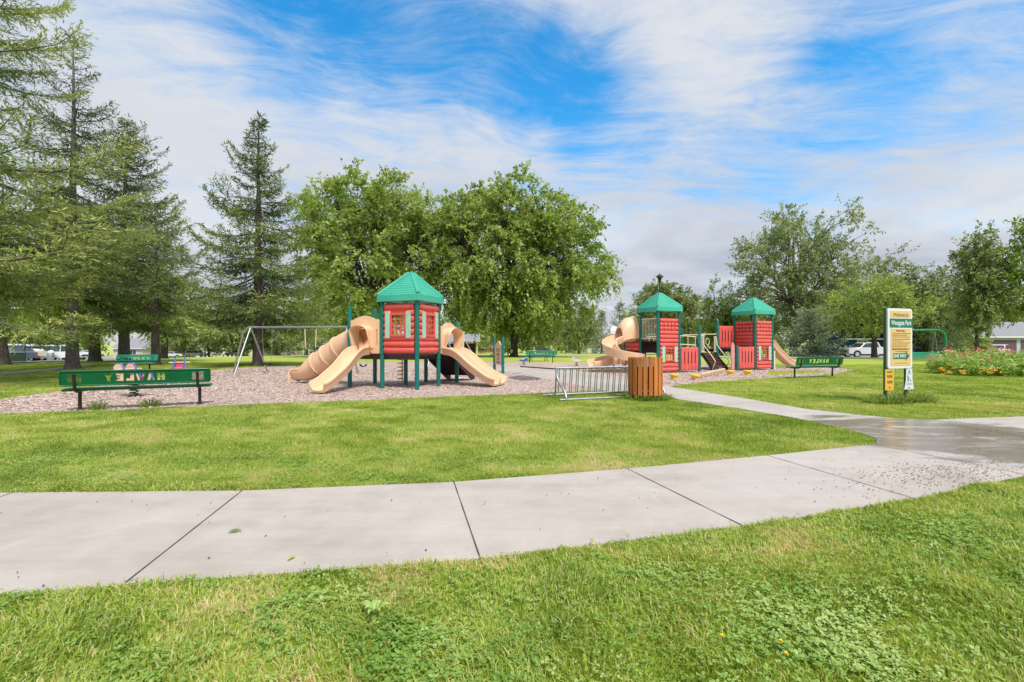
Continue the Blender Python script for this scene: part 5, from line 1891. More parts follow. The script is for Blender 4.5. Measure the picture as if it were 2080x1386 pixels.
def lamp_post():
    c = at(1340, 42)
    z = float(zt(*c))
    t = thing('street_lamp', 'dark lantern lamp post rising above the left play tower roof', 'street lamp', (c[0], c[1], z))
    MB().lathe([(.16, -.1), (.15, .5), (.085, .7), (.065, 4), (.05, 7.0), (.09, 7.05), (.09, 7.15)], n=12).build('pole', M['dark'], t)
    h = MB().lathe([(.08, 7.15), (.22, 7.52), (.24, 7.55), (.36, 7.60), (.34, 7.64), (.11, 7.80), (.04, 7.83), (.03, 7.92), (.01, 7.95)], n=16)
    h.build('lantern', M['dark'], t)


lamp_post()


def garden_swing():
    a, e = at(1812, 36.5), G(1921, 734)
    d = Vector((e[0] - a[0], e[1] - a[1], 0)); L = d.length
    t = thing('bench_swing', 'green arched frame with a hanging bench swing behind the sign', 'swing', (a[0], a[1], float(zt(*a))), math.atan2(d.y, d.x))
    zz = float(zt(*e)) - float(zt(*a))
    pts = [(0, 0, -.1), (0, 0, 1.75), (.08, 0, 2.12), (.32, 0, 2.38), (.65, 0, 2.46), (L - .65, 0, 2.50), (L - .32, 0, 2.42), (L - .08, 0, 2.16), (L, 0, 1.8), (L, 0, -.1 + zz)]
    MB().tube(pts, .075, 10).build('frame', M['swinggreen'], t)
    for x in (.85, L - .85):
        b = MB()
        for y in (-.22, .25):
            b.tube([(x, 0, 2.42), (x, y, .62)], .012, 6)
        b.tube([(x, -.22, 1.0), (x, .25, 1.0)], .012, 6)
        b.build('chain', M['chain'], t)
    x0, x1 = .55, L - .75
    MB().box(((x0 + x1) / 2, .0, .48), (x1 - x0, .5, .05)).build('seat', M['bench2'], t, bevel=.01)
    b = MB().box(((x0 + x1) / 2, -.27, .50), (x1 - x0, .04, .46))
    for z in (.34, .62):
        b.box(((x0 + x1) / 2, -.295, z), (x1 - x0 + .02, .02, .035))
    b.build('backrest', M['bench2'], t, bevel=.01)


garden_swing()


def mail_box():
    c = at(1927, 35)
    t = thing('mailbox', 'red domed box with a white rim on a grey post beside the green swing', 'mailbox', (c[0], c[1], float(zt(*c))), R(-30))
    MB().cyl((0, 0, -.1), .10, .85, 10).build('post', M['galv'], t)
    MB().box((0, 0, .80), (.46, .40, .12)).build('tray', M['white'], t, bevel=.015)
    prof = [(.21 * math.cos(math.pi * k / 12), .86 + .30 * math.sin(math.pi * k / 12)) for k in range(13)]
    vs, fs = curve_mesh([prof], .36)
    MB().add(vs, fs).build('hood', flat('mail_red', (.30, .012, .03), .4), t)


mail_box()


def edging():
    p = GP((1057, 746.5), (1078, 748), (1105, 750), (1126, 751.5), (1134, 750.5))
    b = MB().tube([(x, y, .035) for x, y in p], .045, 6)
    tag(b.build('edging_strip', M['dark'], None), 'dark rubber edging strip along the path behind the bike rack', 'edging')
    q = GP((1031, 769), (1043, 765.5), (1062, 763.5), (1080, 767), (1101, 769.5), (1092, 772.5), (1062, 773.5))
    tag(MB().prism(q, .01, .022).build('dark_patch', flat('dark_grey_patch', (.13, .115, .12), .9), None, smooth=0), 'flat dark grey patch on the ground past the double slide', 'mat')  # thin flat sheet, dark grey, with an irregular outline


edging()

# ================================================================ VEHICLES
def car(name, label, c, ang, color, kind='suv', cat='car', z=None, group=None):
    """side outline along local x (front at +x) given width and a narrower cabin"""
    t = thing(name, label, cat, (c[0], c[1], float(zt(*c)) if z is None else z), ang, group)
    K = {
        'suv': dict(L=4.7, W=1.85, body=[(2.30, .38), (2.33, .62), (2.25, .92), (1.15, 1.05), (.55, 1.62), (.2, 1.70), (-1.7, 1.70), (-2.15, 1.62), (-2.32, 1.0), (-2.30, .40)], belt=1.04, glass=[(1.0, 1.08), (.48, 1.56), (-.30, 1.60), (-.30, 1.08)], glass2=[(-.40, 1.08), (-.40, 1.60), (-1.95, 1.58), (-2.12, 1.10)], wx=(1.45, -1.42), wr=.36),
        'sedan': dict(L=4.6, W=1.8, body=[(2.25, .34), (2.28, .58), (2.15, .80), (1.05, .93), (.35, 1.36), (-.9, 1.42), (-1.65, 1.05), (-2.25, .98), (-2.30, .40)], belt=.93, glass=[(.92, .96), (.30, 1.31), (-.25, 1.35), (-.25, .96)], glass2=[(-.33, .96), (-.33, 1.35), (-.88, 1.36), (-1.45, 1.02)], wx=(1.38, -1.38), wr=.33),
        'van': dict(L=5.6, W=2.0, body=[(2.75, .40), (2.80, .75), (2.55, 1.10), (1.9, 1.25), (1.35, 2.0), (.9, 2.12), (-2.6, 2.12), (-2.78, 1.95), (-2.80, .45)], belt=1.25, glass=[(1.75, 1.28), (1.28, 1.92), (.55, 1.95), (.55, 1.28)], glass2=[(.40, 1.28), (.40, 1.95), (-2.45, 1.95), (-2.60, 1.28)], wx=(1.85, -1.65), wr=.38),
        'pickup': dict(L=5.8, W=1.95, body=[(2.85, .45), (2.90, .75), (2.82, 1.08), (1.55, 1.20), (.85, 1.78), (.5, 1.86), (-.75, 1.86), (-.95, 1.28), (-2.85, 1.25), (-2.90, .55)], belt=1.2, glass=[(1.38, 1.24), (.82, 1.70), (.10, 1.76), (.10, 1.24)], glass2=[(.0, 1.24), (.0, 1.76), (-.62, 1.76), (-.72, 1.24)], wx=(1.85, -1.75), wr=.40),
    }[kind]
    W = K['W']
    col = carpaint(name + '_paint', color)
    b = MB()
    body = K['body']

    def yy(z):
        return W / 2 if z <= K['belt'] else W / 2 - (z - K['belt']) * .24
    # wheel arches cut into the sill line
    low = []
    for wx in K['wx'][::-1]:
        for i in range(9):
            a = math.pi - math.pi * i / 8
            low.append((wx + (K['wr'] + .06) * math.cos(a), max(.36, K['wr'] + (K['wr'] + .06) * math.sin(a))))
    out = body + low
    n = len(out)
    # rounded shoulder: three outlines across half the width
    rows = [(-1, 1.0), (1, 1.0)]
    vs = [(x, -yy(z), z) for x, z in out] + [(x, yy(z), z) for x, z in out]
    b.add(vs, [tuple(range(n)), tuple(range(2 * n - 1, n - 1, -1))] + [(i, n + i, n + (i + 1) % n, (i + 1) % n) for i in range(n)])
    body_o = b.build('body', col, t, smooth=35, bevel=.035)
    gl = MB()
    for g in (K['glass'], K['glass2']):
        for s in (-1, 1):
            p = [(x, s * (yy(z) + .008), z) for x, z in g]
            q = [(x, s * (yy(z) - .03), z) for x, z in g]
            m = len(p)
            o = MB().add(p + q, [tuple(range(m)), tuple(range(2 * m - 1, m - 1, -1))] + [(i, (i + 1) % m, m + (i + 1) % m, m + i) for i in range(m)])
            o.build('window', M['glass'], t, smooth=0)
    # windscreen and rear screen, standing just proud of the sloping faces
    def screen(i, j, nm):
        (x1, z1), (x2, z2) = body[i], body[j]
        nx, nz = (z1 - z2), (x2 - x1)
        l = math.hypot(nx, nz); nx, nz = nx / l * .012, nz / l * .012
        if nx * (x1 + x2) < 0: nx, nz = -nx, -nz
        P = []
        for f in (.1, .92):
            x, z = x1 + (x2 - x1) * f + nx, z1 + (z2 - z1) * f + abs(nz)
            for s in (-1, 1):
                P.append((x, s * (yy(z) - .10), z))
        Q = [(x - 3 * nx, y, z - 3 * abs(nz)) for x, y, z in P]
        MB().add(P + Q, [(0, 1, 3, 2), (4, 6, 7, 5), (0, 4, 5, 1), (1, 5, 7, 3), (3, 7, 6, 2), (2, 6, 4, 0)]).build(nm, M['glass'], t, smooth=0)
    screen(3, 4, 'windscreen')
    screen({'suv': 8, 'sedan': 6, 'van': 8, 'pickup': 7}[kind], {'suv': 7, 'sedan': 5, 'van': 7, 'pickup': 6}[kind], 'rear_window')
    for wx in K['wx']:
        for s in (-1, 1):
            Mw = Matrix.Translation((wx, s * (W / 2 - .12), K['wr'])) @ Matrix.Rotation(R(90), 4, 'X')
            w = MB().lathe([(K['wr'] * .62, -.11), (K['wr'] * .94, -.115), (K['wr'], -.07), (K['wr'], .07), (K['wr'] * .94, .115), (K['wr'] * .62, .11)], n=20, M=Mw).build('wheel', M['black'], t)
            MB().lathe([(K['wr'] * .64, -.118), (K['wr'] * .55, -.112), (.05, -.125), (.05, .125), (K['wr'] * .55, .112), (K['wr'] * .64, .118)], n=16, M=Mw).build('rim', M['chrome'], w)
    for s in (-1, 1):
        MB().box((body[2][0] - .02, s * (W / 2 - .26), body[2][1] - .12), (.10, .36, .16)).build('headlight', M['lamp'], t, bevel=.02)
        MB().box((body[-2][0] + .02, s * (W / 2 - .10), body[-2][1] - .14), (.09, .16, .26)).build('tail_light', M['redlamp'], t, bevel=.02)
    MB().box((body[1][0] + .0, 0, .70), (.07, W * .55, .20)).build('grille', M['dark'], t)
    if kind == 'pickup':
        MB().box((-1.9, 0, 1.262), (1.75, W - .3, .02)).build('bed', M['dark'], t)
    return t


car('pickup_truck', 'silver pickup truck on the street partly hidden by a tree trunk', at(1762, 57), R(180 - 3), (.62, .60, .60), 'pickup', 'truck')
car('parked_car', 'white car in front of the brown garage door', at(2027, 67), R(215), (.72, .74, .76), 'suv')
car('parked_car', 'dark blue-green car behind the green utility box', at(36, 46), R(150), (.05, .075, .10), 'sedan')
car('parked_van', 'big white van behind the dark car at the left edge', at(28, 55), R(172), (.66, .67, .70), 'van', 'van')
car('parked_car', 'pale car half behind the white van at the left', at(70, 60), R(-5), (.52, .53, .55), 'suv')
car('parked_van', 'white van seen left of the slim spruce trunk beyond the road', at(126, 62), R(8), (.72, .72, .74), 'van', 'van')
car('parked_car', 'white car close to the grey litter bin beyond the road', at(103, 66), R(95), (.70, .70, .72), 'suv')
car('parked_car', 'white car right of the slim spruce trunk beyond the road', at(170, 66), R(10), (.70, .70, .72), 'sedan')
car('parked_car', 'white car on the far side of the field left of the swing set', at(400, 112), R(5), (.74, .74, .76), 'suv')
car('parked_car', 'white car seen through the bent legs of the swing set', at(478, 118), R(175), (.74, .74, .76), 'suv')
car('parked_car', 'pale car far off across the lawn between the left tree trunks', at(352, 105), R(5), (.60, .62, .66), 'sedan')
car('parked_car', 'dark car at the far field edge over the pale green bench', at(1105, 128), R(3), (.06, .07, .10), 'suv')


def boat_trailer(c, ang):
    t = thing('boat', 'white and cream boat on a trailer right of the white van', 'boat', (c[0], c[1], float(zt(*c))), ang)
    b = MB()
    secs = [(-2.6, .85, 1.0), (-1, .95, 1.0), (.6, .9, 1.05), (1.9, .55, 1.15), (2.8, .04, 1.28)]
    vs, fs = [], []
    for x, w, h in secs:
        vs += [(x, -w, h), (x, -w * .8, .62), (x, 0, .45 + max(0, x - 1) * .22), (x, w * .8, .62), (x, w, h)]
    for i in range(len(secs) - 1):
        for k in range(4):
            fs.append((i * 5 + k, (i + 1) * 5 + k, (i + 1) * 5 + k + 1, i * 5 + k + 1))
        fs.append((i * 5 + 4, (i + 1) * 5 + 4, (i + 1) * 5, i * 5))
    fs += [(0, 1, 2, 3, 4), tuple(range(24, 19, -1))]
    b.add(vs, fs).build('hull', flat('boat_cream', (.66, .62, .50), .3), t, smooth=40)
    MB().box((-.2, 0, 1.20), (1.7, 1.2, .38)).build('cabin', M['white'], t, bevel=.1)
    MB().tube([(-2.4, -.5, .38), (2.4, 0, .42), (3.4, 0, .45)], .05, 8).build('trailer_beam', M['galv'], t)
    for s in (-1, 1):
        MB().lathe([(.2, -.1), (.32, -.08), (.32, .08), (.2, .1)], n=16, M=Matrix.Translation((-.8, s * .85, .32)) @ Matrix.Rotation(R(90), 4, 'X')).build('wheel', M['black'], t)


boat_trailer(at(68, 51), R(-12))


def utility_box(c):
    t = thing('utility_box', 'low dark green utility box on the lawn in front of the dark car', 'utility box', (c[0], c[1], float(zt(*c))), R(-38))
    MB().box((0, 0, .05), (1.05, .95, .10)).build('base', M['street'], t)
    MB().box((0, 0, .42), (.95, .85, .64)).build('cabinet', M['cargreen'], t, bevel=.02)
    MB().box((0, 0, .755), (1.0, .9, .03)).build('lid', M['cargreen'], t, bevel=.01)
    MB().box((.1, -.43, .45), (.04, .03, .12)).build('handle', M['dark'], t)


utility_box(at(36, 36.5))


def grey_bin(c):
    t = thing('trash_can', 'small round grey litter bin with a domed lid beyond the park road', 'trash can', (c[0], c[1], float(zt(*c))))
    MB().lathe([(.27, 0), (.30, .1), (.30, .85), (.28, .88)], n=18).build('body', M['galv'], t)
    MB().lathe([(.32, .88), (.33, .93), (.25, 1.08), (.08, 1.16), (.01, 1.17)], n=18).build('lid', M['white'], t)


grey_bin(at(103, 50))


# ================================================================ HOUSES
def house(name, label, c, ang, L, D, wall_h, rise, wallm, roofm, wins=(), doors=(), garage=(), over=.45, trimm=None, hip=False):
    """gable house, long side along local x, front towards -y"""
    t = thing(name, label, 'building' if 'shed' in name or 'garage' in name else 'house', (c[0], c[1], float(zt(*c)) - .05), ang)
    trimm = trimm or M['white']
    b = MB()
    P = [(-L / 2, -D / 2, 0), (L / 2, -D / 2, 0), (L / 2, D / 2, 0), (-L / 2, D / 2, 0), (-L / 2, -D / 2, wall_h), (L / 2, -D / 2, wall_h), (L / 2, D / 2, wall_h), (-L / 2, D / 2, wall_h), (-L / 2, 0, wall_h + rise - .1), (L / 2, 0, wall_h + rise - .1)]
    b.add(P, [(0, 1, 5, 4), (2, 3, 7, 6), (1, 2, 6, 9, 5), (3, 0, 4, 8, 7), (0, 3, 2, 1)])
    b.build('wall', wallm, t, smooth=0)
    r = MB()
    th = .14
    sl = rise / (D / 2)
    for s in (-1, 1):
        y0, z0 = s * (D / 2 + over), wall_h - over * sl
        x0, x1 = -L / 2 - over * .6, L / 2 + over * .6
        rx = (L * .28 if hip else 0)
        vs = [(x0, y0, z0), (x1, y0, z0), (x1 - rx, 0, wall_h + rise), (x0 + rx, 0, wall_h + rise)]
        vs += [(x, y, z + th) for x, y, z in vs]
        r.add(vs, [(0, 1, 2, 3), (7, 6, 5, 4), (0, 4, 5, 1), (1, 5, 6, 2), (2, 6, 7, 3), (3, 7, 4, 0)])
    if hip:
        for s in (-1, 1):
            x0 = s * (L / 2 + over * .6); rx = s * (L * .28)
            vs = [(x0, -D / 2 - over, wall_h - over * sl + .02), (x0, D / 2 + over, wall_h - over * sl + .02), (x0 - rx, 0, wall_h + rise + .02)]
            vs += [(x, y, z + th) for x, y, z in vs]
            r.add(vs, [(0, 1, 2), (5, 4, 3), (0, 3, 4, 1), (1, 4, 5, 2), (2, 5, 3, 0)])
    r.build('roof', roofm, t, smooth=0)
    f = MB().box((0, -D / 2 - over - .012, wall_h - over * sl + .06), (L + over * 1.2, .04, .2))
    f.build('fascia', trimm, t, smooth=0)
    for (x, z, w, h) in wins:
        o = MB()
        for dx, dz, sw, sh in ((0, h / 2 + .05, w + .2, .1), (0, -h / 2 - .05, w + .2, .1), (-w / 2 - .05, 0, .1, h), (w / 2 + .05, 0, .1, h), (0, 0, .06, h)):
            o.box((x + dx, -D / 2 - .03, z + dz), (sw, .09, sh))
        w_ = o.build('window', trimm, t, smooth=0)
        MB().box((x, -D / 2 - .005, z), (w - .02, .04, h - .02)).build('pane', M['glass'], w_, smooth=0)
    for (x, w, h) in doors:
        o = MB().box((x, -D / 2 - .02, h / 2 + .05), (w, .06, h)).build('door', trimm, t, smooth=0)
        MB().lathe([(.04, 0), (.04, .05)], n=8, M=Matrix.Translation((x + w * .38, -D / 2 - .05, 1.0)) @ Matrix.Rotation(R(90), 4, 'X')).build('handle', M['chrome'], o)
    for (x, w, h, m) in garage:
        o = MB()
        n = 5
        for i in range(n):
            o.box((x, -D / 2 - .03, .05 + h * (i + .5) / n), (w, .06, h / n - .02))
        o.build('garage_door', m, t, smooth=0)
    return t


S = {k: siding('siding_' + k, c) for k, c in dict(grey=(.42, .37, .35), cream=(.60, .55, .44), blue=(.012, .045, .13), pale=(.47, .51, .56), brick=(.28, .12, .09), white=(.72, .72, .70)).items()}
brown = siding('garage_brown', (.15, .085, .095), 1.8)
sh = {k: shingle('shingle_' + k, c) for k, c in dict(grey=(.40, .40, .46), dark=(.06, .055, .055), red=(.30, .15, .13), light=(.31, .31, .33)).items()}
house('grey_house', 'long grey-roofed house across the field behind the tube slide', at(632, 128), R(2), 23, 9, 2.7, 2.6, S['grey'], sh['grey'], wins=[(-9, 1.6, 1.7, 1.1), (-1.2, 1.6, 1.7, 1.1), (3.2, 1.6, 1.7, 1.1), (8, 1.6, 1.7, 1.1)], doors=[(-6.2, 1.0, 2.1), (.9, 1.0, 2.1)])
house('blue_house', 'dark blue house behind the silver pickup', at(1752, 78), R(178 - 180), 12, 9, 3.0, 2.8, S['blue'], sh['dark'], wins=[(1.5, 2.2, 1.5, .9), (-3.2, 2.0, 1.5, 1.0)], doors=[(4.2, 1.0, 2.1)])
house('brown_house', 'low brown house behind the hanging bench swing', at(1878, 84), R(0), 9, 8, 2.6, 2.0, S['brick'], sh['dark'], wins=[(1.2, 1.5, 1.6, 1.0), (-2.2, 1.5, 1.6, 1.0)])
house('garage_house', 'pale house with two brown garage doors at the right edge', at(1998, 75), R(-4), 11.5, 8, 3.2, 2.2, S['pale'], sh['light'], garage=[(-1.35, 5.0, 2.5, brown), (3.1, 2.6, 2.5, brown)])
house('white_shed', 'small white building with a slit window left of the curly slide', at(1240, 128), R(4), 9, 7, 2.6, 1.7, S['white'], sh['light'], wins=[(-1.4, 1.7, 1.2, .5)])
house('red_roof_house', 'low house with a long dull red roof left of the tan activity panel', at(988, 165), R(0), 19, 9, 1.9, 2.3, S['brick'], sh['red'], wins=[(-5, 1.2, 1.6, .8), (3, 1.2, 1.6, .8)])
house('far_house', 'white house front glimpsed through the far trees left of the white shed', at(1180, 150), R(0), 9, 8, 2.6, 2.0, S['white'], sh['light'], doors=[(0, 1.1, 2.1)], wins=[(-2.6, 1.6, 1.2, 1.0)])
house('far_house', 'cream house at the far end of the park road between the trunks', at(318, 118), R(6), 15, 8, 2.7, 2.2, S['cream'], sh['light'], wins=[(-3, 1.6, 1.5, 1.1), (2, 1.6, 1.5, 1.1)], doors=[(5, 1.0, 2.1)])
house('far_house', 'pale house far behind the swing set legs', at(440, 135), R(4), 16, 8, 2.6, 2.0, S['white'], sh['grey'], wins=[(-4, 1.6, 1.5, 1.1), (3, 1.6, 1.5, 1.1)])


def shelter():
    c = at(936, 92)
    t = thing('picnic_shelter', 'open picnic shelter with a pale roof seen through the double slide hood', 'shelter', (c[0], c[1], float(zt(*c))), R(6))
    for x in (-3.2, 3.2):
        for y in (-2.2, 2.2):
            MB().box((x, y, 1.25), (.16, .16, 2.7)).build('post', M['cream'], t)
    r = MB()
    vs = [(-3.8, -2.9, 2.55), (3.8, -2.9, 2.55), (3.8, 2.9, 2.55), (-3.8, 2.9, 2.55), (-3.8, 0, 4.1), (3.8, 0, 4.1)]
    r.add(vs, [(0, 1, 5, 4), (2, 3, 4, 5), (0, 4, 3), (1, 2, 5), (0, 3, 2, 1)]).build('roof', sh['light'], t, smooth=0)
    MB().box((0, 2.1, 1.1), (6.0, .1, 2.2)).build('back_wall', M['dark'], t)
    for y in (-.9, .9):
        tb = MB().box((0, y, .76), (4.6, .7, .06))
        for s in (-.6, .6):
            tb.box((0, y + s, .45), (4.6, .22, .05))
        for x in (-1.8, 1.8):
            tb.box((x, y, .37), (.1, .98, .74))
        tb.build('table', M['white'], t)


shelter()

# ================================================================ GRASS, FLOWERS, LITTER
rngG = np.random.default_rng(77)


def vnoise(x, y, scale, seed):
    r = np.random.default_rng(seed)
    L = r.random((64, 64))
    u, v = np.asarray(x) / scale, np.asarray(y) / scale
    i, j = np.floor(u).astype(int), np.floor(v).astype(int)
    fu, fv = u - i, v - j
    fu, fv = fu * fu * (3 - 2 * fu), fv * fv * (3 - 2 * fv)
    i0, j0, i1, j1 = i % 64, j % 64, (i + 1) % 64, (j + 1) % 64
    return (L[i0, j0] * (1 - fu) + L[i1, j0] * fu) * (1 - fv) + (L[i0, j1] * (1 - fu) + L[i1, j1] * fu) * fv


ROADS = [GP((-500, 752), (60, 738), (190, 731.5), (330, 723.5), (440, 718), (440, 713.8), (330, 715.5), (190, 722), (60, 727), (-500, 731))]
FOOT = GP((-200, 772), (0, 763), (90, 755), (150, 748), (190, 742), (190, 739.5), (150, 744.5), (90, 751), (0, 758.5), (-200, 766))


def on_lawn(x, y):
    bad = inside(PATH, x, y) | (inside(MULCH, x, y) & ~inside(TONGUE, x, y)) | inside(FOOT, x, y)
    return ~bad


def scatter(z0, z1, dens, xmax=None):
    """random lawn points between two distances; dens(d) per square metre"""
    X, Y = [], []
    zz = z0
    while zz < z1:
        dz = .15 + zz * .06
        w = 1.16 * (zz + dz) + 3.5
        n = int(dens(zz + dz / 2) * dz * 2 * w)
        X.append(rngG.uniform(-w, w, n)); Y.append(rngG.uniform(zz, zz + dz, n))
        zz += dz
    x, y = np.concatenate(X), np.concatenate(Y)
    k = on_lawn(x, y)
    return x[k], y[k]


def grass_tint(x, y):
    a = vnoise(x, y, 1.1, 1); b = vnoise(x + .4 * y, y, .35, 2); c = vnoise(x, y, .12, 3); g = vnoise(x, y, 4.0, 4)
    t = .35 + .46 * (a - .5) + .52 * (b - .5) + .34 * (c - .5) + .28 * (g - .5)
    # parched margin along the far side of the near path
    e = np.clip(1 - np.abs(y - (4.75 + .07 * x + .02 * x * x)) / .55, 0, 1) * (x < 4.6) * (y > 3.9)
    t += .22 * e * (.4 + b)
    t += np.where((b > .68) & (a > .5), np.where(y < 4.2, .22, .08), 0)
    return t


def blades(name, z0, z1, dens, hgt, wid, segs, label):
    x, y = scatter(z0, z1, dens)
    n = len(x)
    lump = vnoise(x, y, .28, 9)
    d = np.hypot(x, y)
    h = hgt(d) * (.45 + .75 * lump) * rngG.uniform(.55, 1.35, n)
    w = wid(d) * rngG.uniform(.7, 1.35, n)
    az = rngG.uniform(0, 6.283, n)
    face = rngG.uniform(0, 6.283, n)
    ln = np.abs(rngG.normal(.55, .38, n))
    wind = vnoise(x, y, .5, 12) * 6.28
    lx, ly = np.cos(az) * ln + .25 * np.cos(wind), np.sin(az) * ln + .25 * np.sin(wind)
    sx, sy = np.cos(face), np.sin(face)
    base = np.stack([x, y, np.full(n, -.004)], -1)
    S = np.stack([sx, sy, np.zeros(n)], -1) * (w / 2)[:, None]
    tint = np.clip(grass_tint(x, y) + rngG.normal(0, .23, n), 0, 1)
    tint = np.where(rngG.random(n) < .075, rngG.uniform(.85, 1, n), tint)
    if segs == 2:
        mid = base + np.stack([lx * h * .38, ly * h * .38, h * .62], -1)
        tip = base + np.stack([lx * h, ly * h, h * (1 - .30 * np.minimum(ln, 1.2))], -1)
        V = np.stack([base - S, base + S, mid + S * .8, mid - S * .8, tip], 1).reshape(-1, 3)
        o = np.arange(n, dtype=np.int32)[:, None] * 5
        F = [o + np.array([[0, 1, 2, 3]]), o + np.array([[3, 2, 4]])]
        return tag(mesh_np(name, V, [f.astype(np.int32) for f in F], M['grass'], np.repeat(tint, 5)), label, kind='stuff')
    tip = base + np.stack([lx * h * .8, ly * h * .8, h], -1)
    V = np.stack([base - S, base + S, tip], 1).reshape(-1, 3)
    F = np.arange(n * 3, dtype=np.int32).reshape(n, 3)
    return tag(mesh_np(name, V, F, M['grass'], np.repeat(tint, 3)), label, kind='stuff')


blades('grass', .9, 4.2, lambda d: 10500, lambda d: .057 + 0 * d, lambda d: .0062 + .0006 * (d - 2), 2, 'short uneven grass in the foreground')
blades('grass', 4.2, 9.0, lambda d: 15000 * (4.2 / d) ** 1.7, lambda d: .042 + 0 * d, lambda d: .0060 * (d / 4.2) ** .85, 1, 'mown grass between the footpath and the wood chips')
blades('grass', 9.0, 27, lambda d: 15000 * (4.2 / d) ** 1.75, lambda d: .040 + 0 * d, lambda d: .0060 * (d / 4.2) ** .9, 1, 'mown grass farther back')


def weeds():
    x, y = scatter(1.5, 5.2, lambda d: 5200 if d < 3.6 else 2600)
    p = vnoise(x, y, .38, 21) + .35 * vnoise(x, y, .13, 22)
    big = np.exp(-(((x - 1.35) / .42) ** 2 + ((y - 2.18) / .26) ** 2))
    k = ((p > .97) & (rngG.random(len(x)) < .4)) | (rngG.random(len(x)) < big * .5) | (rngG.random(len(x)) < .10)
    k |= (p > .80) & (x < .2) & (y < 2.6) & (rngG.random(len(x)) < .22)
    x, y, big = x[k], y[k], big[k]
    n = len(x)
    cz = rngG.uniform(.014, .050, n)
    r = rngG.uniform(.005, .012, n) * (1 + .25 * (vnoise(x, y, .5, 24) > .6))
    C = np.stack([x, y, cz], -1)
    m = 3
    a0 = rngG.uniform(0, 6.28, n)
    Vs, ts = [], []
    tint = np.clip(vnoise(x, y, .3, 23) * .7 + .1 + .35 * big + rngG.normal(0, .13, n), 0, 1)
    for j in range(m):
        a = a0 + j * 2.094
        d = np.stack([np.cos(a), np.sin(a), rngG.normal(.12, .25, n)], -1)
        s = np.stack([-np.sin(a), np.cos(a), rngG.normal(0, .22, n)], -1)
        p0 = C + d * (r * .1)[:, None]
        V = np.stack([p0, C + d * (r * .75)[:, None] - s * (r * .62)[:, None], C + d * (r * 1.55)[:, None] - s * (r * .42)[:, None], C + d * (r * 1.5)[:, None] + s * (r * .42)[:, None], C + d * (r * .75)[:, None] + s * (r * .62)[:, None]], 1)
        Vs.append(V.reshape(-1, 3)); ts.append(np.repeat(tint, 5))
    V = np.concatenate(Vs)
    F = np.arange(len(V), dtype=np.int32).reshape(-1, 5)
    return tag(mesh_np('clover', V, F, M['weed'], np.concatenate(ts)), 'patches of clover and small broad-leaved weeds in the foreground lawn', kind='stuff')


weeds()


def tuft(name, label, c, n, rad, h, mat='tuft', w=.008, cat='grass tuft', sq=(1, 1), spread=.9):
    rng = np.random.default_rng(int(abs(c[0] * 100)) + n)
    a = rng.uniform(0, 6.28, n); q = rad * np.sqrt(rng.random(n))
    x, y = q * np.cos(a) * sq[0], q * np.sin(a) * sq[1]
    hh = h * rng.uniform(.45, 1.15, n) * (1 - .35 * (q / rad) ** 2)
    o = rng.uniform(-.7, .7, n) + a
    ln = np.abs(rng.normal(.45, .35, n)) * spread + .35 * q / rad
    b = np.stack([x, y, np.zeros(n)], -1)
    f = rng.uniform(0, 6.28, n)
    S = np.stack([np.cos(f), np.sin(f), 0 * f], -1) * w * .5
    mid = b + np.stack([np.cos(o) * ln * hh * .4, np.sin(o) * ln * hh * .4, hh * .65], -1)
    tip = b + np.stack([np.cos(o) * ln * hh * 1.1, np.sin(o) * ln * hh * 1.1, hh * (1 - .35 * np.minimum(1.2, ln))], -1)
    V = np.stack([b - S, b + S, mid + S * .9, mid - S * .9, tip], 1).reshape(-1, 3)
    o5 = np.arange(n, dtype=np.int32)[:, None] * 5
    ob = mesh_np(name, V, [(o5 + np.array([[0, 1, 2, 3]])).astype(np.int32), (o5 + np.array([[3, 2, 4]])).astype(np.int32)], M[mat], np.repeat(np.clip(rng.normal(.45, .22, n), 0, 1), 5))
    ob.location = (c[0], c[1], .0)
    return tag(ob, label, cat)


tuft('grass_tuft', 'uncut grass tuft under the slatted litter bin', (3.20, 10.95), 800, .52, .24, w=.013, sq=(1.1, .8), spread=1.6)
tuft('grass_tuft', 'rank weeds round the left post of the park sign', (8.35, 10.2), 420, .36, .26, w=.016, sq=(1.3, .7), spread=1.7)
tuft('grass_tuft', 'rank weeds round the right post of the park sign', (9.05, 10.4), 520, .40, .34, w=.016, sq=(1.2, .7), spread=1.7)
tuft('grass_tuft', 'pale weed tuft beside the left leg of the near bench', (-8.35, 9.25), 160, .14, .26, w=.010)
tuft('grass_tuft', 'pale weed tuft under the middle of the near bench', (-7.62, 9.65), 180, .15, .27, w=.010)
tuft('grass_tuft', 'grass growing in the path joint near the park sign', (5.72, 8.22), 420, .55, .04, w=.008, sq=(1.0, .08))


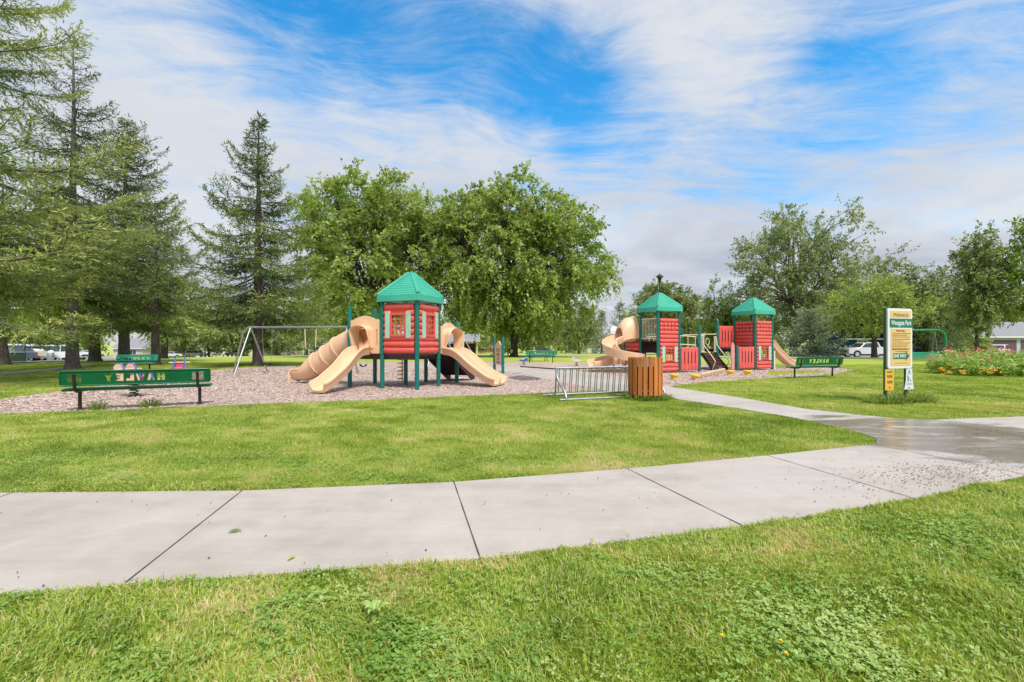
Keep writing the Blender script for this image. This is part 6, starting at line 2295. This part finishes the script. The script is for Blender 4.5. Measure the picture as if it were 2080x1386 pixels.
def big_weed():
    rng = np.random.default_rng(4)
    c = G(762, 1262)
    b = MB()
    for i, (a, L) in enumerate([(.2, .070), (1.1, .05), (1.9, .06), (2.8, .085), (3.6, .05), (4.5, .065), (5.4, .055)]):
        n = 7
        vs = []
        for k in range(n):
            s = k / (n - 1)
            w = .019 * math.sin(math.pi * min(.97, s * .9 + .08)) ** .8 * (L / .085)
            x, z = L * s, .02 + .045 * math.sin(s * 2.2)
            for q in (-1, 0, 1):
                yv = q * w
                zz = z + (.006 if q else 0)
                vs.append((c[0] * 0 + x * math.cos(a) - yv * math.sin(a), x * math.sin(a) + yv * math.cos(a), zz))
        fs = [(k * 3 + q, (k + 1) * 3 + q, (k + 1) * 3 + q + 1, k * 3 + q + 1) for k in range(n - 1) for q in (0, 1)]
        b.add(vs, fs)
    o = b.build('broadleaf_weed', M['weed'], None, loc=(c[0], c[1], .012))
    a = o.data.attributes.new('tint', 'FLOAT', 'POINT')
    a.data.foreach_set('value', np.clip(rng.normal(.8, .2, len(o.data.vertices)), 0, 1).astype(np.float32))
    tag(o, 'single broad-leaved weed rosette in the foreground grass below the middle joint', 'weed')


big_weed()


def fallen_leaf(label, px, tint, L=.075, ang=.4, mat='lime', zz=.026):
    c = G(*px)
    b = MB()
    n = 6
    vs = []
    for k in range(n):
        s = k / (n - 1)
        w = L * .28 * math.sin(math.pi * (s * .9 + .06)) ** .9
        for q in (-1, 0, 1):
            vs.append((L * (s - .5), q * w, .004 * abs(q) + .008 * math.sin(s * 3)))
    b.add(vs, [(k * 3 + q, (k + 1) * 3 + q, (k + 1) * 3 + q + 1, k * 3 + q + 1) for k in range(n - 1) for q in (0, 1)])
    o = b.build('fallen_leaf', M[mat], None, loc=(c[0], c[1], zz), rz=ang)
    a = o.data.attributes.new('tint', 'FLOAT', 'POINT')
    a.data.foreach_set('value', np.full(len(o.data.vertices), tint, np.float32))
    tag(o, label, 'leaf', 'fallen leaves')


fallen_leaf('green fallen leaf on the second path slab', (477, 1087), .3, .075, .5)
fallen_leaf('pale yellow fallen leaf near the grass edge of the path', (592, 1143), 1.0, .055, 1.2)
fallen_leaf('tan dry leaf at the far edge of the path above its second slab', (598, 993), .95, .06, .2, 'litter')
fallen_leaf('curled tan leaf on the grass below the right path joint', (1632, 1120), .98, .06, 2.0, 'litter', .05)
fallen_leaf('pinkish dry leaf on the lawn near the tip by the damp junction', (1573, 871), .95, .07, .1, 'litter', .05)


M['dandelion'] = flat('dandelion_yellow', (.86, .66, .05), .6)


def dandelion(label, px):
    c = G(*px)
    t = thing('dandelion', label, 'flower', (c[0], c[1], 0), 0, 'dandelions in the foreground grass')
    MB().tube([(0, 0, 0), (.004, .002, .03), (.002, 0, .056)], .0016, 5).build('stem', M['swinggreen'], t)
    b = MB()
    for k in range(26):
        a = k * 2.4
        e = .15 + .9 * (k / 26)
        d = Vector((math.cos(a) * math.cos(e), math.sin(a) * math.cos(e), math.sin(e)))
        s_ = Vector((-math.sin(a), math.cos(a), 0)) * .0028
        p, q = Vector((.002, 0, .056)), Vector((.002, 0, .056)) + d * .011
        b.add([p - s_ * .4, p + s_ * .4, q + s_, q - s_], [(0, 1, 2, 3)])
    b.build('bloom', M['dandelion'], t, smooth=0)


dandelion('leftmost small yellow dandelion in the lower right foreground grass', (1466, 1319))
dandelion('middle one of the three yellow dandelions in the foreground grass', (1585, 1330))
dandelion('yellow dandelion nearest the bottom edge of the foreground grass', (1596, 1357))


def litter():
    """bits of bark and chips strewn on the concrete"""
    rng = np.random.default_rng(8)
    n1 = 900
    t = rng.random(n1) ** .9
    px = 4.3 + rng.normal(0, .62, n1) + .25 * t
    py = 4.62 + rng.normal(0, .24, n1) + .33 * (px - 4.3)
    x2, y2 = rng.uniform(-5, 6, 240), rng.uniform(2.4, 6.2, 240)
    x3, y3 = rng.normal(6.9, .5, 260), rng.normal(6.7, .22, 260)
    x = np.concatenate([px, x2, x3]); y = np.concatenate([py, y2, y3])
    k = inside(PATH, x, y)
    x, y = x[k], y[k]
    n = len(x)
    a = rng.uniform(0, 6.28, n)
    L = rng.uniform(.006, .024, n); w = L * rng.uniform(.3, .7, n)
    d = np.stack([np.cos(a), np.sin(a), rng.normal(0, .15, n)], -1); s = np.stack([-np.sin(a), np.cos(a), rng.normal(0, .15, n)], -1)
    c = np.stack([x, y, np.full(n, .026)], -1)
    D, S = d * (L / 2)[:, None], s * (w / 2)[:, None]
    up = np.array([0, 0, .006])
    V = np.stack([c - D, c - S, c + D, c + S, c + up], 1).reshape(-1, 3)
    o = np.arange(n, dtype=np.int32)[:, None] * 5
    F = np.concatenate([o + np.array([[0, 1, 4]]), o + np.array([[1, 2, 4]]), o + np.array([[2, 3, 4]]), o + np.array([[3, 0, 4]])]).astype(np.int32)
    tag(mesh_np('debris', V, F, M['litter'], np.repeat(np.clip(rng.normal(.4, .3, n), 0, 1), 5)), 'scattered bark crumbs and chips on the concrete path', kind='stuff')


litter()


def chips():
    rng = np.random.default_rng(9)
    X, Y = [], []
    for z in np.arange(8.0, 24, .5):
        w = 1.14 * z + 1
        n = int(620 * (9 / (z + 1)) ** 1.35 * .5 * 2 * w)
        X.append(rng.uniform(-w, w, n)); Y.append(rng.uniform(z, z + .5, n))
    x, y = np.concatenate(X), np.concatenate(Y)
    k = inside(MULCH, x, y) & ~inside(PATH, x, y) & ~inside(TONGUE, x, y)
    x, y = x[k], y[k]
    n = len(x)
    sc = (np.hypot(x, y) / 10) ** .5
    a = rng.uniform(0, 6.28, n)
    L = rng.uniform(.02, .065, n) * sc; w = rng.uniform(.010, .022, n) * sc
    tl = rng.normal(0, .16, n)
    d = np.stack([np.cos(a), np.sin(a), tl], -1); s = np.stack([-np.sin(a), np.cos(a), rng.normal(0, .25, n)], -1)
    c = np.stack([x, y, .014 + np.abs(tl) * L * .45], -1)
    D, S = d * (L / 2)[:, None], s * (w / 2)[:, None]
    V = np.stack([c - D - S, c - D + S, c + D + S * .7, c + D - S * .7], 1).reshape(-1, 3)
    F = np.arange(n * 4, dtype=np.int32).reshape(n, 4)
    tint = np.clip(rng.normal(.62, .15, n) - .25 * (vnoise(x, y, 2.2, 31) - .4), 0, 1)
    tag(mesh_np('wood_chips', V, F, M['chip'], np.repeat(tint, 4)), 'loose pale wood chips under the play equipment', kind='stuff')


chips()


def flowers():
    rng = np.random.default_rng(14)
    # long mixed bed: leafy stems, pink and coral heads above, orange lilies along its front edge
    cx, cy = 22.6, 19.3
    ns = 1100
    u, v = rng.uniform(-1, 1, ns), rng.uniform(-1, 1, ns)
    x = cx + u * 4.3; y = cy + v * 1.75 - .15 * u
    k = (np.abs(u) ** 3 + np.abs(v) ** 3 < 1.05)
    x, y, u, v = x[k], y[k], u[k], v[k]
    h = (.72 + .26 * vnoise(x, y, .9, 41) + .22 * np.clip(v, -1, 1) + .08 * u) * (1 - .45 * np.clip(np.abs(u + .1) - .62, 0, 1) / .4) * rng.uniform(.8, 1.1, len(x))
    m = 22
    idx = np.repeat(np.arange(len(x)), m)
    s = rng.random(len(idx)) ** .8
    a = rng.uniform(0, 6.28, len(idx))
    P = np.stack([x[idx] + rng.normal(0, .06, len(idx)), y[idx] + rng.normal(0, .06, len(idx)), h[idx] * s * .95 + .02], -1)
    D = unit(np.stack([np.cos(a), np.sin(a), rng.normal(.25, .45, len(idx))], -1))
    S = unit(np.cross(D, np.array([0, 0, 1.])) + rng.normal(0, .35, P.shape))
    L = rng.uniform(.10, .22, len(idx))
    V, F = cards(P, D, S, L, L * .34)
    tint = np.clip(.42 + .4 * (s - .5) + rng.normal(0, .17, len(idx)) + .3 * (vnoise(x, y, .7, 42)[idx] - .5), 0, 1)
    bed = tag(mesh_np('flower_bed', V, F, M['weed'], np.repeat(tint, 4)), 'dense leafy flower bed in front of the narrow dark tree', kind='stuff')
    # heads
    pk = rng.random(len(x)) < (.07 + .34 * np.clip(v + .1, 0, 1)) * (.15 + vnoise(x, y, .8, 43))
    hx, hy, hz = x[pk], y[pk], h[pk] * rng.uniform(.92, 1.12, pk.sum())
    q = 13
    idx = np.repeat(np.arange(len(hx)), q)
    d = unit(rng.normal(0, 1, (len(idx), 3)) + np.array([0, -.15, .45]))
    C = np.stack([hx, hy, hz], -1)[idx] + d * rng.uniform(.01, .06, len(idx))[:, None]
    S = unit(np.cross(d, rng.normal(0, 1, d.shape)))
    V, F = cards(C, d, S, rng.uniform(.04, .085, len(idx)), rng.uniform(.035, .06, len(idx)))
    t0 = np.clip(rng.normal(.52, .28, len(hx)), 0, 1)[idx]
    tag(mesh_np('pink_flowers', V, F, M['petal'], np.repeat(np.clip(t0 + rng.normal(0, .08, len(idx)), 0, 1), 4)), 'pink and coral flower heads above the leafy bed', kind='stuff')
    lx, ly = [], []
    for (c0, sd_, n) in ((16.95, .22, 14), (17.4, .12, 6), (18.5, .26, 14)):
        lx.append(rng.normal(c0, sd_, n)); ly.append(rng.normal(17.65, .16, n))
    lx, ly = np.concatenate(lx), np.concatenate(ly)
    lz = rng.uniform(.12, .36, len(lx))
    idx = np.repeat(np.arange(len(lx)), 9)
    a = np.tile(np.arange(9) * .698, len(lx))
    d = unit(np.stack([np.cos(a), np.sin(a) - .3, np.full(len(a), .55)], -1) + rng.normal(0, .2, (len(a), 3)))
    S = unit(np.cross(d, np.array([0, 0, 1.])))
    V, F = cards(np.stack([lx, ly, lz], -1)[idx], d, S, np.full(len(a), .095), np.full(len(a), .04))
    tag(mesh_np('orange_flowers', V, F, M['lily'], np.repeat(rng.random(len(a)), 4)), 'low orange flowers along the front of the flower bed', kind='stuff')


flowers()
